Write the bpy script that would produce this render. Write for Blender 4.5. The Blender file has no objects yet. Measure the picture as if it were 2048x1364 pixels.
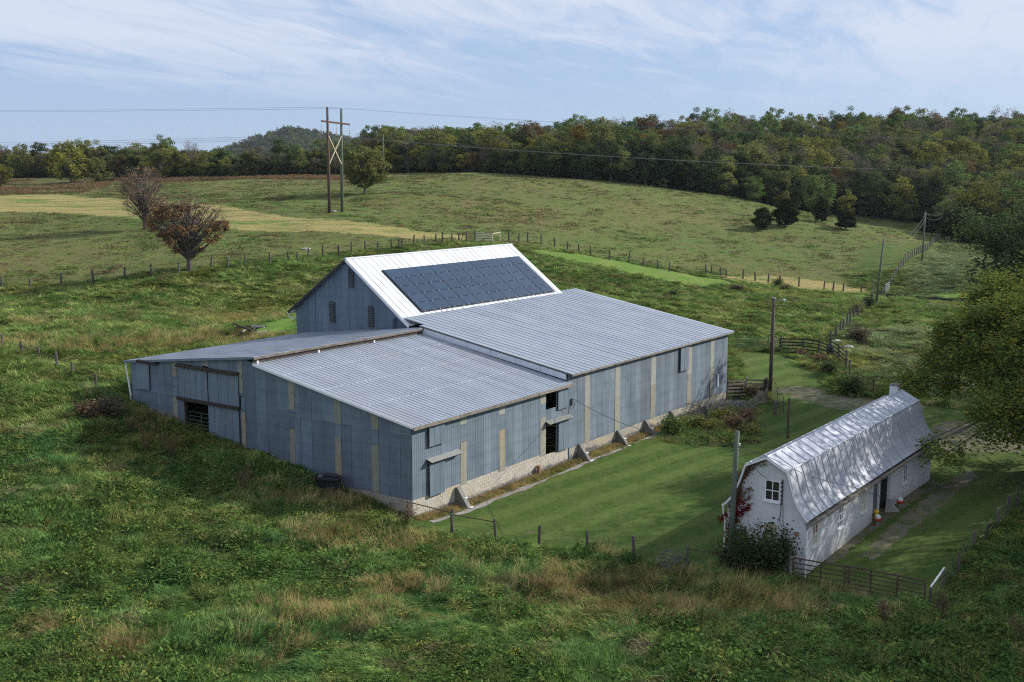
import bpy, bmesh, math, random
import numpy as np
from mathutils import Vector, Matrix, Euler
R=math.radians
sc=bpy.context.scene
col=sc.collection
rng=np.random.default_rng(7); random.seed(7)

# ------------------------------------------------------------ camera
FPX=2270.0; HZ=345.0; CH=20.0              # focal length in px of a 2048 px wide picture, camera height
PITCH=math.atan((682-HZ)/FPX)
cam=bpy.data.cameras.new('camera'); camo=bpy.data.objects.new('camera',cam); col.objects.link(camo)
cam.sensor_width=36; cam.lens=36*FPX/2048; cam.clip_start=0.5; cam.clip_end=9000
camo.location=(0,0,CH); camo.rotation_euler=(R(90)-PITCH,0,0)
sc.camera=camo
# ------------------------------------------------------------ sun, sky, exposure
SUNDIR=Vector((0.94*math.cos(R(28)),0.34*math.cos(R(28)),math.sin(R(28)))).normalized()
sun=bpy.data.lights.new('sun','SUN'); sun.energy=5.0; sun.angle=R(0.6); sun.color=(1,.955,.88)
suno=bpy.data.objects.new('sun',sun); col.objects.link(suno)
suno.rotation_euler=SUNDIR.to_track_quat('Z','Y').to_euler()
w=bpy.data.worlds.new('World'); sc.world=w; w.use_nodes=True
nt=w.node_tree; N=nt.nodes; L=nt.links; N.clear()
def nn(t,**k):
    n=N.new(t)
    for a,b in k.items():
        setattr(n,a,b)
    return n
sky=nn('ShaderNodeTexSky',sky_type='NISHITA',sun_disc=False); sky.sun_elevation=R(28)
sky.sun_rotation=math.atan2(SUNDIR.x,SUNDIR.y); sky.altitude=500; sky.air_density=1.0; sky.dust_density=0.6; sky.ozone_density=2.2
tc=nn('ShaderNodeTexCoord'); sx=nn('ShaderNodeSeparateXYZ'); L.new(tc.outputs['Generated'],sx.inputs[0])
za=nn('ShaderNodeMath',operation='MAXIMUM'); za.inputs[1].default_value=0; L.new(sx.outputs[2],za.inputs[0])
zb=nn('ShaderNodeMath',operation='ADD'); zb.inputs[1].default_value=.10; L.new(za.outputs[0],zb.inputs[0])
dx=nn('ShaderNodeMath',operation='DIVIDE'); L.new(sx.outputs[0],dx.inputs[0]); L.new(zb.outputs[0],dx.inputs[1])
dy=nn('ShaderNodeMath',operation='DIVIDE'); L.new(sx.outputs[1],dy.inputs[0]); L.new(zb.outputs[0],dy.inputs[1])
cb=nn('ShaderNodeCombineXYZ'); L.new(dx.outputs[0],cb.inputs[0]); L.new(dy.outputs[0],cb.inputs[1])
def turned(a,sx_,sy_,loc):
    r=nn('ShaderNodeMapping'); L.new(cb.outputs[0],r.inputs[0]); r.inputs['Rotation'].default_value=(0,0,R(-a))
    q=nn('ShaderNodeMapping'); L.new(r.outputs[0],q.inputs[0]); q.inputs['Scale'].default_value=(sx_,sy_,1); q.inputs['Location'].default_value=loc; return q
mp=turned(58,.28,.62,(2.4,.5,0))
n1=nn('ShaderNodeTexNoise'); n1.inputs['Scale'].default_value=.8; n1.inputs['Detail'].default_value=3; n1.inputs['Distortion'].default_value=.4; L.new(mp.outputs[0],n1.inputs['Vector'])
mp2=turned(64,.5,1.35,(0,.2,0))
n2=nn('ShaderNodeTexNoise'); n2.inputs['Scale'].default_value=2.6; n2.inputs['Detail'].default_value=12; n2.inputs['Roughness'].default_value=.62; n2.inputs['Distortion'].default_value=1.1; L.new(mp2.outputs[0],n2.inputs['Vector'])
mx=nn('ShaderNodeMath',operation='MULTIPLY'); mx.inputs[1].default_value=.56; L.new(n2.outputs['Fac'],mx.inputs[0])
ad=nn('ShaderNodeMath',operation='ADD'); L.new(n1.outputs['Fac'],ad.inputs[0]); L.new(mx.outputs[0],ad.inputs[1])
bx1=nn('ShaderNodeMath',operation='MULTIPLY'); bx1.inputs[1].default_value=.045; L.new(sx.outputs[0],bx1.inputs[0])
bx2=nn('ShaderNodeMath',operation='ADD'); L.new(sx.outputs[2],bx2.inputs[0]); L.new(bx1.outputs[0],bx2.inputs[1])
bx3=nn('ShaderNodeMapRange'); bx3.inputs['From Min'].default_value=.040; bx3.inputs['From Max'].default_value=.095; bx3.inputs['To Min'].default_value=-.20; bx3.inputs['To Max'].default_value=.11; L.new(bx2.outputs[0],bx3.inputs['Value'])
ad2=nn('ShaderNodeMath',operation='ADD'); L.new(ad.outputs[0],ad2.inputs[0]); L.new(bx3.outputs[0],ad2.inputs[1]); ad=ad2
rp=nn('ShaderNodeMapRange'); rp.interpolation_type='SMOOTHSTEP'; rp.inputs['From Min'].default_value=.66; rp.inputs['From Max'].default_value=.94; L.new(ad.outputs[0],rp.inputs['Value'])
# cirrus thins out towards the horizon
hz=nn('ShaderNodeMapRange'); hz.inputs['From Min'].default_value=.04; hz.inputs['From Max'].default_value=.11; L.new(sx.outputs[2],hz.inputs['Value'])
cf=nn('ShaderNodeMath',operation='MULTIPLY'); L.new(rp.outputs[0],cf.inputs[0]); L.new(hz.outputs[0],cf.inputs[1])
cf2=nn('ShaderNodeMath',operation='MULTIPLY'); cf2.inputs[1].default_value=.9; L.new(cf.outputs[0],cf2.inputs[0])
hv=nn('ShaderNodeMix',data_type='RGBA'); hv.inputs[0].default_value=.75; hv.inputs[7].default_value=(3.55,4.9,7.3,1); L.new(sky.outputs[0],hv.inputs[6])
cm=nn('ShaderNodeMix',data_type='RGBA'); L.new(cf2.outputs[0],cm.inputs[0]); L.new(hv.outputs[2],cm.inputs[6]); cm.inputs[7].default_value=(6.2,6.7,7.9,1)
bg=nn('ShaderNodeBackground'); bg.inputs[1].default_value=.088; L.new(cm.outputs[2],bg.inputs[0])
wo=nn('ShaderNodeOutputWorld'); L.new(bg.outputs[0],wo.inputs[0])
sc.view_settings.view_transform='Standard'; sc.view_settings.look='None'; sc.view_settings.gamma=1; sc.view_settings.use_curve_mapping=False
sc.view_settings.exposure=0.38
sc.render.engine='CYCLES'; sc.cycles.use_denoising=False; sc.cycles.filter_width=1.15
sc.cycles.max_bounces=4; sc.cycles.diffuse_bounces=2; sc.cycles.transparent_max_bounces=4

# ------------------------------------------------------------ projection helpers
cth,sth=math.cos(PITCH),math.sin(PITCH)
def ray(px,py):
    x=(px-1024)/FPX; y=(682-py)/FPX
    return np.array([x,cth+y*sth,-sth+y*cth])
def gz(px,py,z=0.0):
    r=ray(px,py); t=(z-CH)/r[2]; return np.array([r[0]*t,r[1]*t,z])
AZ=math.atan((2660-1024)/(FPX/cth))
U=np.array([math.sin(AZ),math.cos(AZ)]); V=np.array([-math.cos(AZ),math.sin(AZ)])
P0=gz(825,1043)[:2]; BROT=math.pi/2-AZ
AZ2=R(35.9); U2=np.array([math.sin(AZ2),math.cos(AZ2)]); V2=np.array([-math.cos(AZ2),math.sin(AZ2)])
W0=gz(1608,1151)[:2]; WROT=math.pi/2-AZ2
def bar(a,b): return P0+U*a+V*b

# ------------------------------------------------------------ terrain height
ctrl=[]
def cp(px,py,z): g=gz(px,py,z); ctrl.append((g[0],g[1],z))
def cd(px,py,D): # pixel seen at ground distance D
    r=ray(px,py); t=D/r[1]; ctrl.append((r[0]*t,D,CH+r[2]*t))
def cb_(a,b,z): p=bar(a,b); ctrl.append((p[0],p[1],z))
for a,b,z in [(0,0,-.05),(5,-.6,-.30),(10,-.8,-.22),(17,0,-.05),(30,0,.05),(42.4,0,.1),(0,4,1.05),(0,7,1.5),(0,10.3,1.75),(0,12.5,1.9),(0,14.3,2.15),(0,17.5,2.5),(0,20,2.8),(0,24,3.3),(0,26,3.4),(17,27.5,5.2),(40,28,6.0),(40,14,3),(20,14,2.8)]: cb_(a,b,z)
for px,py,z in [(1455,1095,0),(1608,1151,-.05),(1860,956,.1),(1270,1115,-.05),(990,1080,-.05),(1100,990,0),(1855,1215,-.1),(1300,1364,.1),(2048,1364,.3),(1024,1364,.2),(600,1364,.3),(0,1364,.3),(0,1180,.9),(0,1000,2.0),(250,1050,1.3),(500,1150,.6),(700,1130,.3),(1300,1230,0),
    (192,772,4.9),(45,705,5.6),(222,832,3.9),(2030,940,.1),(2048,1050,.5),(1620,702,.8),(1700,745,.4),(1830,790,.1),(1543,790,.1),(1500,700,1.2),(1700,700,1.0)]: cp(px,py,z)
for px,py,D in [(0,590,142),(200,560,142),(380,545,143),(590,517,160),(760,505,168),(935,490,172),(1100,500,180),(1250,525,184),(1500,566,187),(1700,583,184),(1755,602,164),(1847,520,208),(1885,475,262),(1960,600,172),(1960,520,215),
    (1530,457,246),(1690,457,252),(1600,500,222),(1300,450,235),(1100,420,232),(850,430,215),(659,425,205),(730,389,235),(500,450,188),(290,458,190),(100,480,180),(0,430,210),(200,400,245),(0,385,280),(0,362,335),(300,368,310),(500,360,310),(700,358,300),(880,350,300),(1000,348,300),(1200,362,296),(1450,392,300),(1700,434,322),(1850,470,300),(2000,520,240),(300,640,110),(500,640,120),(1300,600,150)]: cd(px,py,D)
for x,y,z in [(-220,450,17),(-110,450,19),(-80,450,20),(-45,450,23),(-5,450,26),(60,450,29),(100,450,30),(150,450,31),(210,450,31),(300,450,30),(60,375,21),(110,380,19),(150,385,20),(220,390,24),(300,330,14),(0,375,21),(-60,380,20),(-200,380,18),
    (160,600,33),(0,600,27),(-150,600,14),(-350,600,10),(350,600,30),(-400,900,4),(0,900,12),(400,900,22),(-200,250,17),(-120,120,7.5),(-90,50,3),(60,30,0),(120,100,.5),(120,200,3),(-400,250,20),(350,150,5),(350,-100,0),(-300,-100,3),(0,-80,0),(0,20,.2)]: ctrl.append((x,y,z))
ctrl=np.array(ctrl,float)
MQC=9.0
def _phi(d2): return np.sqrt(d2+MQC*MQC)
_n=len(ctrl)
_d2=((ctrl[:,None,:2]-ctrl[None,:,:2])**2).sum(-1)
_A=np.zeros((_n+3,_n+3)); _A[:_n,:_n]=_phi(_d2)-np.eye(_n)*0.6; _A[:_n,_n]=1; _A[:_n,_n+1:]=ctrl[:,:2]/100; _A[_n,:_n]=1; _A[_n+1:,:_n]=ctrl[:,:2].T/100
_W=np.linalg.solve(_A,np.concatenate([ctrl[:,2],[0,0,0]]))
def _vn(x,y,s,seed=0):   # cheap smooth value noise
    x=x/s+seed*17.3; y=y/s+seed*9.1
    xi=np.floor(x); yi=np.floor(y); fx=x-xi; fy=y-yi; fx=fx*fx*(3-2*fx); fy=fy*fy*(3-2*fy)
    def h(a,b):
        v=np.sin(a*127.1+b*311.7+seed*74.7)*43758.5453; return v-np.floor(v)
    return (h(xi,yi)*(1-fx)+h(xi+1,yi)*fx)*(1-fy)+(h(xi,yi+1)*(1-fx)+h(xi+1,yi+1)*fx)*fy
def hbase(x,y):
    x=np.atleast_1d(np.asarray(x,float)).ravel(); y=np.atleast_1d(np.asarray(y,float)).ravel()
    out=np.empty(len(x))
    for i in range(0,len(x),20000):
        X=x[i:i+20000]; Y=y[i:i+20000]
        Yc=np.minimum(Y,1000); Xc=np.clip(X,-600,600)
        d2=(Xc[:,None]-ctrl[None,:,0])**2+(Yc[:,None]-ctrl[None,:,1])**2
        z=_phi(d2)@_W[:_n]+_W[_n]+(Xc*_W[_n+1]+Yc*_W[_n+2])/100
        out[i:i+20000]=z
    return out
def inpoly(x,y,poly):
    ins=np.zeros(len(x),bool); n=len(poly)
    for i in range(n):
        x1,y1=poly[i]; x2,y2=poly[(i+1)%n]
        c=((y1>y)!=(y2>y))&(x<(x2-x1)*(y-y1)/((y2-y1) if y2!=y1 else 1e-9)+x1)
        ins^=c
    return ins
def at0(px,py,h=hbase):
    r=ray(px,py); ts=np.concatenate([np.arange(25,200,.5),np.arange(200,700,1.5)])
    P=np.array([0,0,CH])+ts[:,None]*r
    z=h(P[:,0],P[:,1]); below=np.where(P[:,2]<z)[0]
    if len(below)==0: i=len(ts)-1
    else: i=below[0]
    if i>0 and len(below):
        a=P[i-1,2]-z[i-1]; b=z[i]-P[i,2]; f=a/(a+b+1e-9); return P[i-1]*(1-f)+P[i]*f
    return P[i]
def polyg(pts): return [tuple(at0(x,y)[:2]) for x,y in pts]
# zones, drawn on the ground
Z_lawn=polyg([(835,1068),(905,1066),(990,1082),(1078,1094),(1180,1106),(1268,1122),(1376,1136),(1460,1140),(1580,1160),(1855,1212),(1905,1150),(1985,1062),(2048,1010)])+[(60,62),(70,100)]+polyg([(2048,860),(1990,830),(1870,812),(1720,790),(1690,750),(1620,725),(1560,705),(1465,700)])+[tuple(bar(47,0)),tuple(bar(42.4,-.2)),tuple(bar(0,-.2)),tuple(bar(-1,-.6))]
Z_hay=polyg([(-400,388),(100,390),(230,399),(450,413),(560,431),(700,446),(930,468),(935,478),(780,473),(600,463),(450,456),(300,440),(100,424),(-400,408)])
Z_bright=polyg([(1015,492),(1100,500),(1230,520),(1350,545),(1440,560),(1480,572),(1400,572),(1250,545),(1060,505)])
Z_hay2=polyg([(1400,545),(1550,549),(1640,560),(1740,575),(1740,588),(1600,575),(1500,563)])
Z_b2=polyg([(1855,584),(1965,581),(1975,598),(1880,592)])
Z_mown=polyg([(505,648),(600,625),(600,668),(505,672)])
Z_red=polyg([(-400,360),(170,362),(240,352),(520,351),(700,354),(700,359),(480,360),(240,364),(170,384),(-400,379)])
Z_dirt=polyg([(1545,778),(1600,772),(1700,785),(1800,803),(1850,815),(1800,835),(1700,822),(1600,800)])
Z_drive=polyg([(1862,850),(1900,842),(2048,850),(2048,905),(1900,905),(1862,890)])
Z_track=polyg([(1935,940),(1958,950),(1890,1008),(1810,1070),(1750,1120),(1722,1112),(1785,1050),(1865,985)])
Z_track2=polyg([(1862,958),(1880,968),(1795,1026),(1712,1088),(1668,1130),(1648,1120),(1700,1072),(1790,1002)])
Z_path=[tuple(bar(-.5,-.02)),tuple(bar(-1.2,-1.5)),tuple(bar(3,-1.55)),tuple(bar(15,-1.35)),tuple(bar(24,-1.2)),tuple(bar(31,-1.0)),tuple(bar(44,-2.2)),tuple(bar(44,-.02))]
ZL=[('lawn',Z_lawn),('hay',Z_hay),('hay',Z_hay2),('bright',Z_bright),('bright',Z_b2),('bright',Z_mown),('red',Z_red),('dirt',Z_dirt),('drive',Z_drive),('dirt',Z_track),('dirt',Z_track2),('path',Z_path)]
Z_weed=polyg([(1312,878),(1345,850),(1400,830),(1450,806),(1465,790),(1535,790),(1545,812),(1500,835),(1520,872),(1500,886),(1440,892),(1370,888)])
Z_weed2=polyg([(1575,705),(1660,712),(1700,740),(1720,795),(1665,790),(1630,745),(1600,728)])
def zone(name,x,y):
    if name=='lawn': return zone0(name,x,y)&~inpoly(x,y,Z_weed)&~inpoly(x,y,Z_weed2)
    return zone0(name,x,y)
def zone0(name,x,y):
    m=np.zeros(len(x),bool)
    for n_,p in ZL:
        if n_==name: m|=inpoly(x,y,p)
    return m
def hgt(x,y):
    x=np.atleast_1d(np.asarray(x,float)).ravel(); y=np.atleast_1d(np.asarray(y,float)).ravel()
    z=hbase(x,y)
    d=np.hypot(x,y)
    rough=(~zone('lawn',x,y))&(~zone('path',x,y))
    amp=np.where(rough,1.0,0.06)*np.clip((d-20)/20,0,1)
    near=np.clip((230-d)/80,0,1)
    z=z+amp*near*(.42*(_vn(x,y,2.9,1)-.5)+.36*(_vn(x,y,1.25,2)-.5))+np.where(rough,1,0)*.8*(_vn(x,y,14,3)-.5)*np.clip((d-45)/40,0,1)*np.where(d<150,.4,1)
    # settle down against the buildings
    return z
def H1(x,y): return float(hgt([x],[y])[0])
def at(px,py): return at0(px,py,hgt)

def inbarn(x,y,m=0.0):
    a=(x-P0[0])*U[0]+(y-P0[1])*U[1]; b=(x-P0[0])*V[0]+(y-P0[1])*V[1]
    A=(a>-m)&(a<17.2+m)&(b>-m)&(b<26+m); C=(a>16-m)&(a<42.5+m)&(b>-m)&(b<27.3+m)
    a2=(x-W0[0])*U2[0]+(y-W0[1])*U2[1]; b2=(x-W0[0])*V2[0]+(y-W0[1])*V2[1]
    return A|C|((a2>-m)&(a2<21.7+m)&(b2>-m)&(b2<4.3+m))

# ------------------------------------------------------------ object helpers
def tag(o,label=None,cat=None,group=None,kind=None):
    if label: o['label']=label
    if cat: o['category']=cat
    if group: o['group']=group
    if kind: o['kind']=kind
    return o
def empty(name,loc=(0,0,0),rz=0):
    o=bpy.data.objects.new(name,None); o.empty_display_size=.3; col.objects.link(o); o.location=loc; o.rotation_euler=(0,0,rz); return o
def mobj(name,me,mat=None,parent=None,loc=None,rz=None):
    o=bpy.data.objects.new(name,me); col.objects.link(o)
    if mat is not None and len(me.materials)==0: me.materials.append(mat)
    if parent: o.parent=parent
    if loc is not None: o.location=loc
    if rz is not None: o.rotation_euler=(0,0,rz)
    return o
class MB:
    def __init__(s): s.v=[]; s.f=[]; s.m=[]
    def quad(s,a,b,c,d,m=0):
        i=len(s.v); s.v+= [tuple(a),tuple(b),tuple(c),tuple(d)]; s.f.append((i,i+1,i+2,i+3)); s.m.append(m)
    def poly(s,pts,m=0):
        i=len(s.v); s.v+=[tuple(p) for p in pts]; s.f.append(tuple(range(i,i+len(pts)))); s.m.append(m)
    def box(s,x0,x1,y0,y1,z0,z1,m=0):
        i=len(s.v)
        s.v+=[(x0,y0,z0),(x1,y0,z0),(x1,y1,z0),(x0,y1,z0),(x0,y0,z1),(x1,y0,z1),(x1,y1,z1),(x0,y1,z1)]
        for f in ((3,2,1,0),(4,5,6,7),(0,1,5,4),(1,2,6,5),(2,3,7,6),(3,0,4,7)): s.f.append(tuple(i+k for k in f)); s.m.append(m)
    def hexa(s,P,m=0): # 8 points bottom 4 ccw, top 4
        i=len(s.v); s.v+=[tuple(p) for p in P]
        for f in ((3,2,1,0),(4,5,6,7),(0,1,5,4),(1,2,6,5),(2,3,7,6),(3,0,4,7)): s.f.append(tuple(i+k for k in f)); s.m.append(m)
    def tube(s,pts,r,n=6,m=0,cap=True):
        pts=[Vector(p) for p in pts]; rs=r if isinstance(r,(list,tuple)) else [r]*len(pts)
        rings=[]
        for k,p in enumerate(pts):
            d=(pts[min(k+1,len(pts)-1)]-pts[max(k-1,0)])
            if d.length<1e-9: d=Vector((0,0,1))
            d.normalize(); q=Vector((0,0,1)) if abs(d.z)<.9 else Vector((1,0,0))
            u=d.cross(q).normalized(); w_=d.cross(u)
            i=len(s.v); rings.append(i)
            for j in range(n):
                t=2*math.pi*j/n; s.v.append(tuple(p+(u*math.cos(t)+w_*math.sin(t))*rs[k]))
        for a,b in zip(rings[:-1],rings[1:]):
            for j in range(n): s.f.append((a+j,a+(j+1)%n,b+(j+1)%n,b+j)); s.m.append(m)
        if cap:
            s.f.append(tuple(rings[0]+j for j in range(n))); s.m.append(m)
            s.f.append(tuple(rings[-1]+j for j in reversed(range(n)))); s.m.append(m)
    def bar(s,a,b,w_,h,m=0,up=(0,0,1)): # rectangular bar from a to b
        a=Vector(a); b=Vector(b); d=(b-a).normalized(); u=Vector(up)
        if abs(d.dot(u))>.95: u=Vector((1,0,0))
        x=d.cross(u).normalized()*w_/2; y=x.cross(d).normalized()*h/2
        s.hexa([a-x-y,a+x-y,a+x+y,a-x+y,b-x-y,b+x-y,b+x+y,b-x+y],m)
    def mesh(s,name,mats=None,smooth=False):
        me=bpy.data.meshes.new(name); me.from_pydata(s.v,[],s.f)
        if mats:
            for m_ in (mats if isinstance(mats,(list,tuple)) else [mats]): me.materials.append(m_)
        if any(s.m): me.polygons.foreach_set('material_index',s.m)
        if smooth: me.polygons.foreach_set('use_smooth',[True]*len(me.polygons))
        me.update(); return me
    def build(s,name,mat,parent=None,smooth=False,loc=None,rz=None,fix=True):
        me=s.mesh(name,mat,smooth)
        if fix and len(s.f)<4000:
            bm=bmesh.new(); bm.from_mesh(me); bmesh.ops.recalc_face_normals(bm,faces=bm.faces); bm.to_mesh(me); bm.free()
        return mobj(name,me,None,parent,loc,rz)

# ------------------------------------------------------------ materials
def newmat(name):
    m=bpy.data.materials.new(name); m.use_nodes=True; nt=m.node_tree; nt.nodes.clear()
    o=nt.nodes.new('ShaderNodeOutputMaterial'); p=nt.nodes.new('ShaderNodeBsdfPrincipled'); nt.links.new(p.outputs[0],o.inputs[0])
    return m,nt,p,o
class G:  # tiny node graph helper
    def __init__(s,nt): s.nt=nt
    def n(s,t,ins=None,**k):
        x=s.nt.nodes.new(t)
        for a,b in k.items(): setattr(x,a,b)
        if ins:
            for a,b in ins.items():
                if hasattr(b,'is_output'): s.nt.links.new(b,x.inputs[a])
                else: x.inputs[a].default_value=b
        return x
    def pos(s): return s.n('ShaderNodeNewGeometry').outputs['Position']
    def map(s,v,scale=(1,1,1),rot=(0,0,0),loc=(0,0,0)): return s.n('ShaderNodeMapping',{'Vector':v,'Scale':scale,'Rotation':rot,'Location':loc}).outputs[0]
    def noise(s,v,scale,detail=4,rough=.5,dist=0): return s.n('ShaderNodeTexNoise',{'Vector':v,'Scale':scale,'Detail':detail,'Roughness':rough,'Distortion':dist}).outputs['Fac']
    def rng(s,v,a,b,c=0.,d=1.): return s.n('ShaderNodeMapRange',{'Value':v,'From Min':a,'From Max':b,'To Min':c,'To Max':d}).outputs[0]
    def mix(s,f,a,b,bt='MIX'):
        x=s.nt.nodes.new('ShaderNodeMix'); x.data_type='RGBA'; x.blend_type=bt
        for i,v in ((0,f),(6,a),(7,b)):
            if hasattr(v,'is_output'): s.nt.links.new(v,x.inputs[i])
            else: x.inputs[i].default_value=v if i==0 else (tuple(v)+(1,))[:4]
        return x.outputs[2]
    def math(s,op,a,b=0.):
        x=s.nt.nodes.new('ShaderNodeMath'); x.operation=op
        for i,v in ((0,a),(1,b)):
            if hasattr(v,'is_output'): s.nt.links.new(v,x.inputs[i])
            else: x.inputs[i].default_value=v
        return x.outputs[0]
    def bump(s,h,st,d=.02): return s.n('ShaderNodeBump',{'Height':h,'Strength':st,'Distance':d}).outputs[0]
    def link(s,a,b): s.nt.links.new(a,b)
def simple(name,c1,c2=None,scale=3.,rough=.8,metal=0.,streak=None,bump=0.,bscale=20.,c3=None,s3=.6,rnd=0.,spec=.3,lo=.35,hi=.68):
    m,nt,p,o=newmat(name); g=G(nt); v=g.pos()
    if streak: v2=g.map(v,scale=streak)
    else: v2=v
    c=g.mix(g.rng(g.noise(v2,scale,5,.6),lo,hi),c1,c2 or c1)
    if c3: c=g.mix(g.rng(g.noise(v,s3,4,.6),.5,.72),c,c3)
    if rnd:
        oi=g.n('ShaderNodeObjectInfo'); r=g.rng(oi.outputs['Random'],0,1,1-rnd,1+rnd)
        cb=g.n('ShaderNodeCombineXYZ',{0:r,1:r,2:r}).outputs[0]; c=g.mix(1.,c,cb,'MULTIPLY')
    g.link(c,p.inputs['Base Color']); p.inputs['Roughness'].default_value=rough; p.inputs['Metallic'].default_value=metal; p.inputs['Specular IOR Level'].default_value=spec
    if bump: g.link(g.bump(g.noise(v,bscale,4),bump),p.inputs['Normal'])
    return m
def leafmat(name,c1,c2,c3=None,rnd=.25,patch=.25,tr=.3):
    m,nt,p,o=newmat(name); g=G(nt); v=g.pos()
    oi=g.n('ShaderNodeObjectInfo')
    f=g.rng(g.noise(v,patch,3,.6),.35,.65); c=g.mix(f,c1,c2)
    if c3: c=g.mix(g.rng(g.noise(v,patch*3.1,2,.5),.56,.68),c,c3)
    geo=g.n('ShaderNodeNewGeometry').outputs['Random Per Island']
    r=g.math('MULTIPLY',g.rng(oi.outputs['Random'],0,1,1-rnd,1+rnd),g.rng(geo,0,1,.72,1.3))
    cb=g.n('ShaderNodeCombineXYZ',{0:r,1:r,2:g.math('MULTIPLY',r,.95)}).outputs[0]; c=g.mix(1.,c,cb,'MULTIPLY')
    nt.nodes.remove(p)
    d=g.n('ShaderNodeBsdfDiffuse',{'Color':c}); t=g.n('ShaderNodeBsdfTranslucent',{'Color':c}); ms=g.n('ShaderNodeMixShader',{0:tr,1:d.outputs[0],2:t.outputs[0]})
    g.link(ms.outputs[0],o.inputs[0]); return m
M={}
def cladding(name,c1,c2):
    m,nt,p,o=newmat(name); g=G(nt); v=g.pos(); oi=g.n('ShaderNodeObjectInfo').outputs['Random']; sp=g.n('ShaderNodeSeparateXYZ',{0:v}).outputs
    c=g.mix(g.rng(g.noise(g.map(v,scale=(2.2,2.2,.5)),.55,5,.6),.35,.68),c1,c2)
    c=g.mix(g.rng(g.noise(v,.5,5,.65),.5,.7,0,.8),c,tuple(q*.78 for q in c1))
    c=g.mix(g.rng(g.noise(g.map(v,scale=(7,7,.35)),1.0,5,.7),.56,.72,0,.55),c,tuple(q*1.35 for q in c2))      # pale run-off streaks
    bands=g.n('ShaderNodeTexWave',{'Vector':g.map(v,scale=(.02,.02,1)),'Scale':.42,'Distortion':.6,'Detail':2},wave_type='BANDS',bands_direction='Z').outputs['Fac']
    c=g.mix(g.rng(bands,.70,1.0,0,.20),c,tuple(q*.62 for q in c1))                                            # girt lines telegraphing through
    c=g.mix(g.rng(g.noise(g.map(v,scale=(3,3,.8)),2.3,4,.75),.68,.76,0,.5),c,(.20,.12,.07))                   # rust bloom
    r=g.rng(oi,0,1,.84,1.16); c=g.mix(1.,c,g.n('ShaderNodeCombineXYZ',{0:r,1:r,2:r}).outputs[0],'MULTIPLY')
    g.link(c,p.inputs['Base Color']); p.inputs['Roughness'].default_value=.6; p.inputs['Metallic'].default_value=.2; return m
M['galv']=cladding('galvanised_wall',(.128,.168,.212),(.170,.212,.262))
M['galvp']=simple('galvanised_door',(.155,.20,.25),(.20,.25,.305),scale=.9,rough=.5,metal=.25,streak=(6,6,.55),rnd=.08,spec=.4)
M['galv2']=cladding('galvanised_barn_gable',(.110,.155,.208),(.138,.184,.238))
M['fibre']=simple('fibreglass_strip',(.22,.215,.18),(.28,.275,.235),scale=3,rough=.6,rnd=.08,c3=(.33,.25,.15),s3=.5)
M['fibre_up']=simple('fibreglass_strip_clean',(.27,.275,.25),(.32,.325,.29),scale=3,rough=.6,rnd=.06)
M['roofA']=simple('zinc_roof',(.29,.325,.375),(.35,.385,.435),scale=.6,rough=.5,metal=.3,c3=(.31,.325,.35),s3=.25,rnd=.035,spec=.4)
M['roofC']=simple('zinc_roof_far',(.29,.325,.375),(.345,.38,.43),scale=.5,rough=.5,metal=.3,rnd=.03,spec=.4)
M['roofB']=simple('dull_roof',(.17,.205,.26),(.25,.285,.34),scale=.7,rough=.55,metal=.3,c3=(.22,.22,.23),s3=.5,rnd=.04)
M['roofW']=simple('aluminium_paint_roof',(.60,.625,.67),(.67,.695,.735),scale=1.2,rough=.5,metal=.1,c3=(.70,.68,.66),s3=.35,rnd=.03)
M['roofS']=simple('silver_roof',(.42,.45,.50),(.50,.53,.58),scale=1.6,rough=.6,metal=.1,c3=(.44,.46,.50),s3=.7,rnd=.05)
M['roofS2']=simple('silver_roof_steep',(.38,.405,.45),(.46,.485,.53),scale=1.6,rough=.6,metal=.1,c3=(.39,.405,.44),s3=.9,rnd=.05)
M['seam']=simple('roof_seam',(.16,.18,.22),(.22,.24,.28),rough=.6)
M['white']=simple('white_paint_block',(.55,.57,.60),(.66,.68,.70),scale=1.5,rough=.7,streak=(3,3,.7),c3=(.50,.49,.45),s3=.8,spec=.2)
m,nt,p,o=newmat('white_painted_blocks'); g=G(nt); v=g.pos(); oc=g.n('ShaderNodeTexCoord').outputs['Object']; so=g.n('ShaderNodeSeparateXYZ',{0:oc}).outputs
bc=g.n('ShaderNodeCombineXYZ',{0:g.math('ADD',so[0],so[1]),1:so[2]}).outputs[0]
bt_=g.n('ShaderNodeTexBrick',{'Vector':bc,'Scale':1.0,'Mortar Size':.012,'Mortar Smooth':.3,'Brick Width':.4,'Row Height':.2,'Color1':(1,1,1,1),'Color2':(.97,.97,.97,1),'Mortar':(.90,.905,.91,1)})
c=g.mix(g.rng(g.noise(g.map(v,scale=(3,3,.7)),1.5,5,.6),.35,.68),(.54,.56,.58),(.63,.64,.65)); c=g.mix(g.rng(g.noise(v,.8,4,.7),.55,.72,0,.4),c,(.50,.49,.46))
c=g.mix(1.,c,bt_.outputs['Color'],'MULTIPLY'); c=g.mix(g.rng(so[2],.0,.9,.55,0.),c,(.36,.33,.27)); c=g.mix(g.rng(g.noise(g.map(v,scale=(4,4,.5)),1.1,4,.7),.62,.74,0,.22),c,(.36,.35,.33))
g.link(c,p.inputs['Base Color']); p.inputs['Roughness'].default_value=.8; g.link(g.bump(bt_.outputs['Fac'],-.4,.02),p.inputs['Normal']); M['white']=m
M['trim']=simple('white_trim',(.7,.71,.72),(.8,.8,.8),rough=.6)
M['fascia']=simple('white_fascia',(.50,.55,.62),(.62,.66,.72),scale=2,rough=.6)
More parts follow.
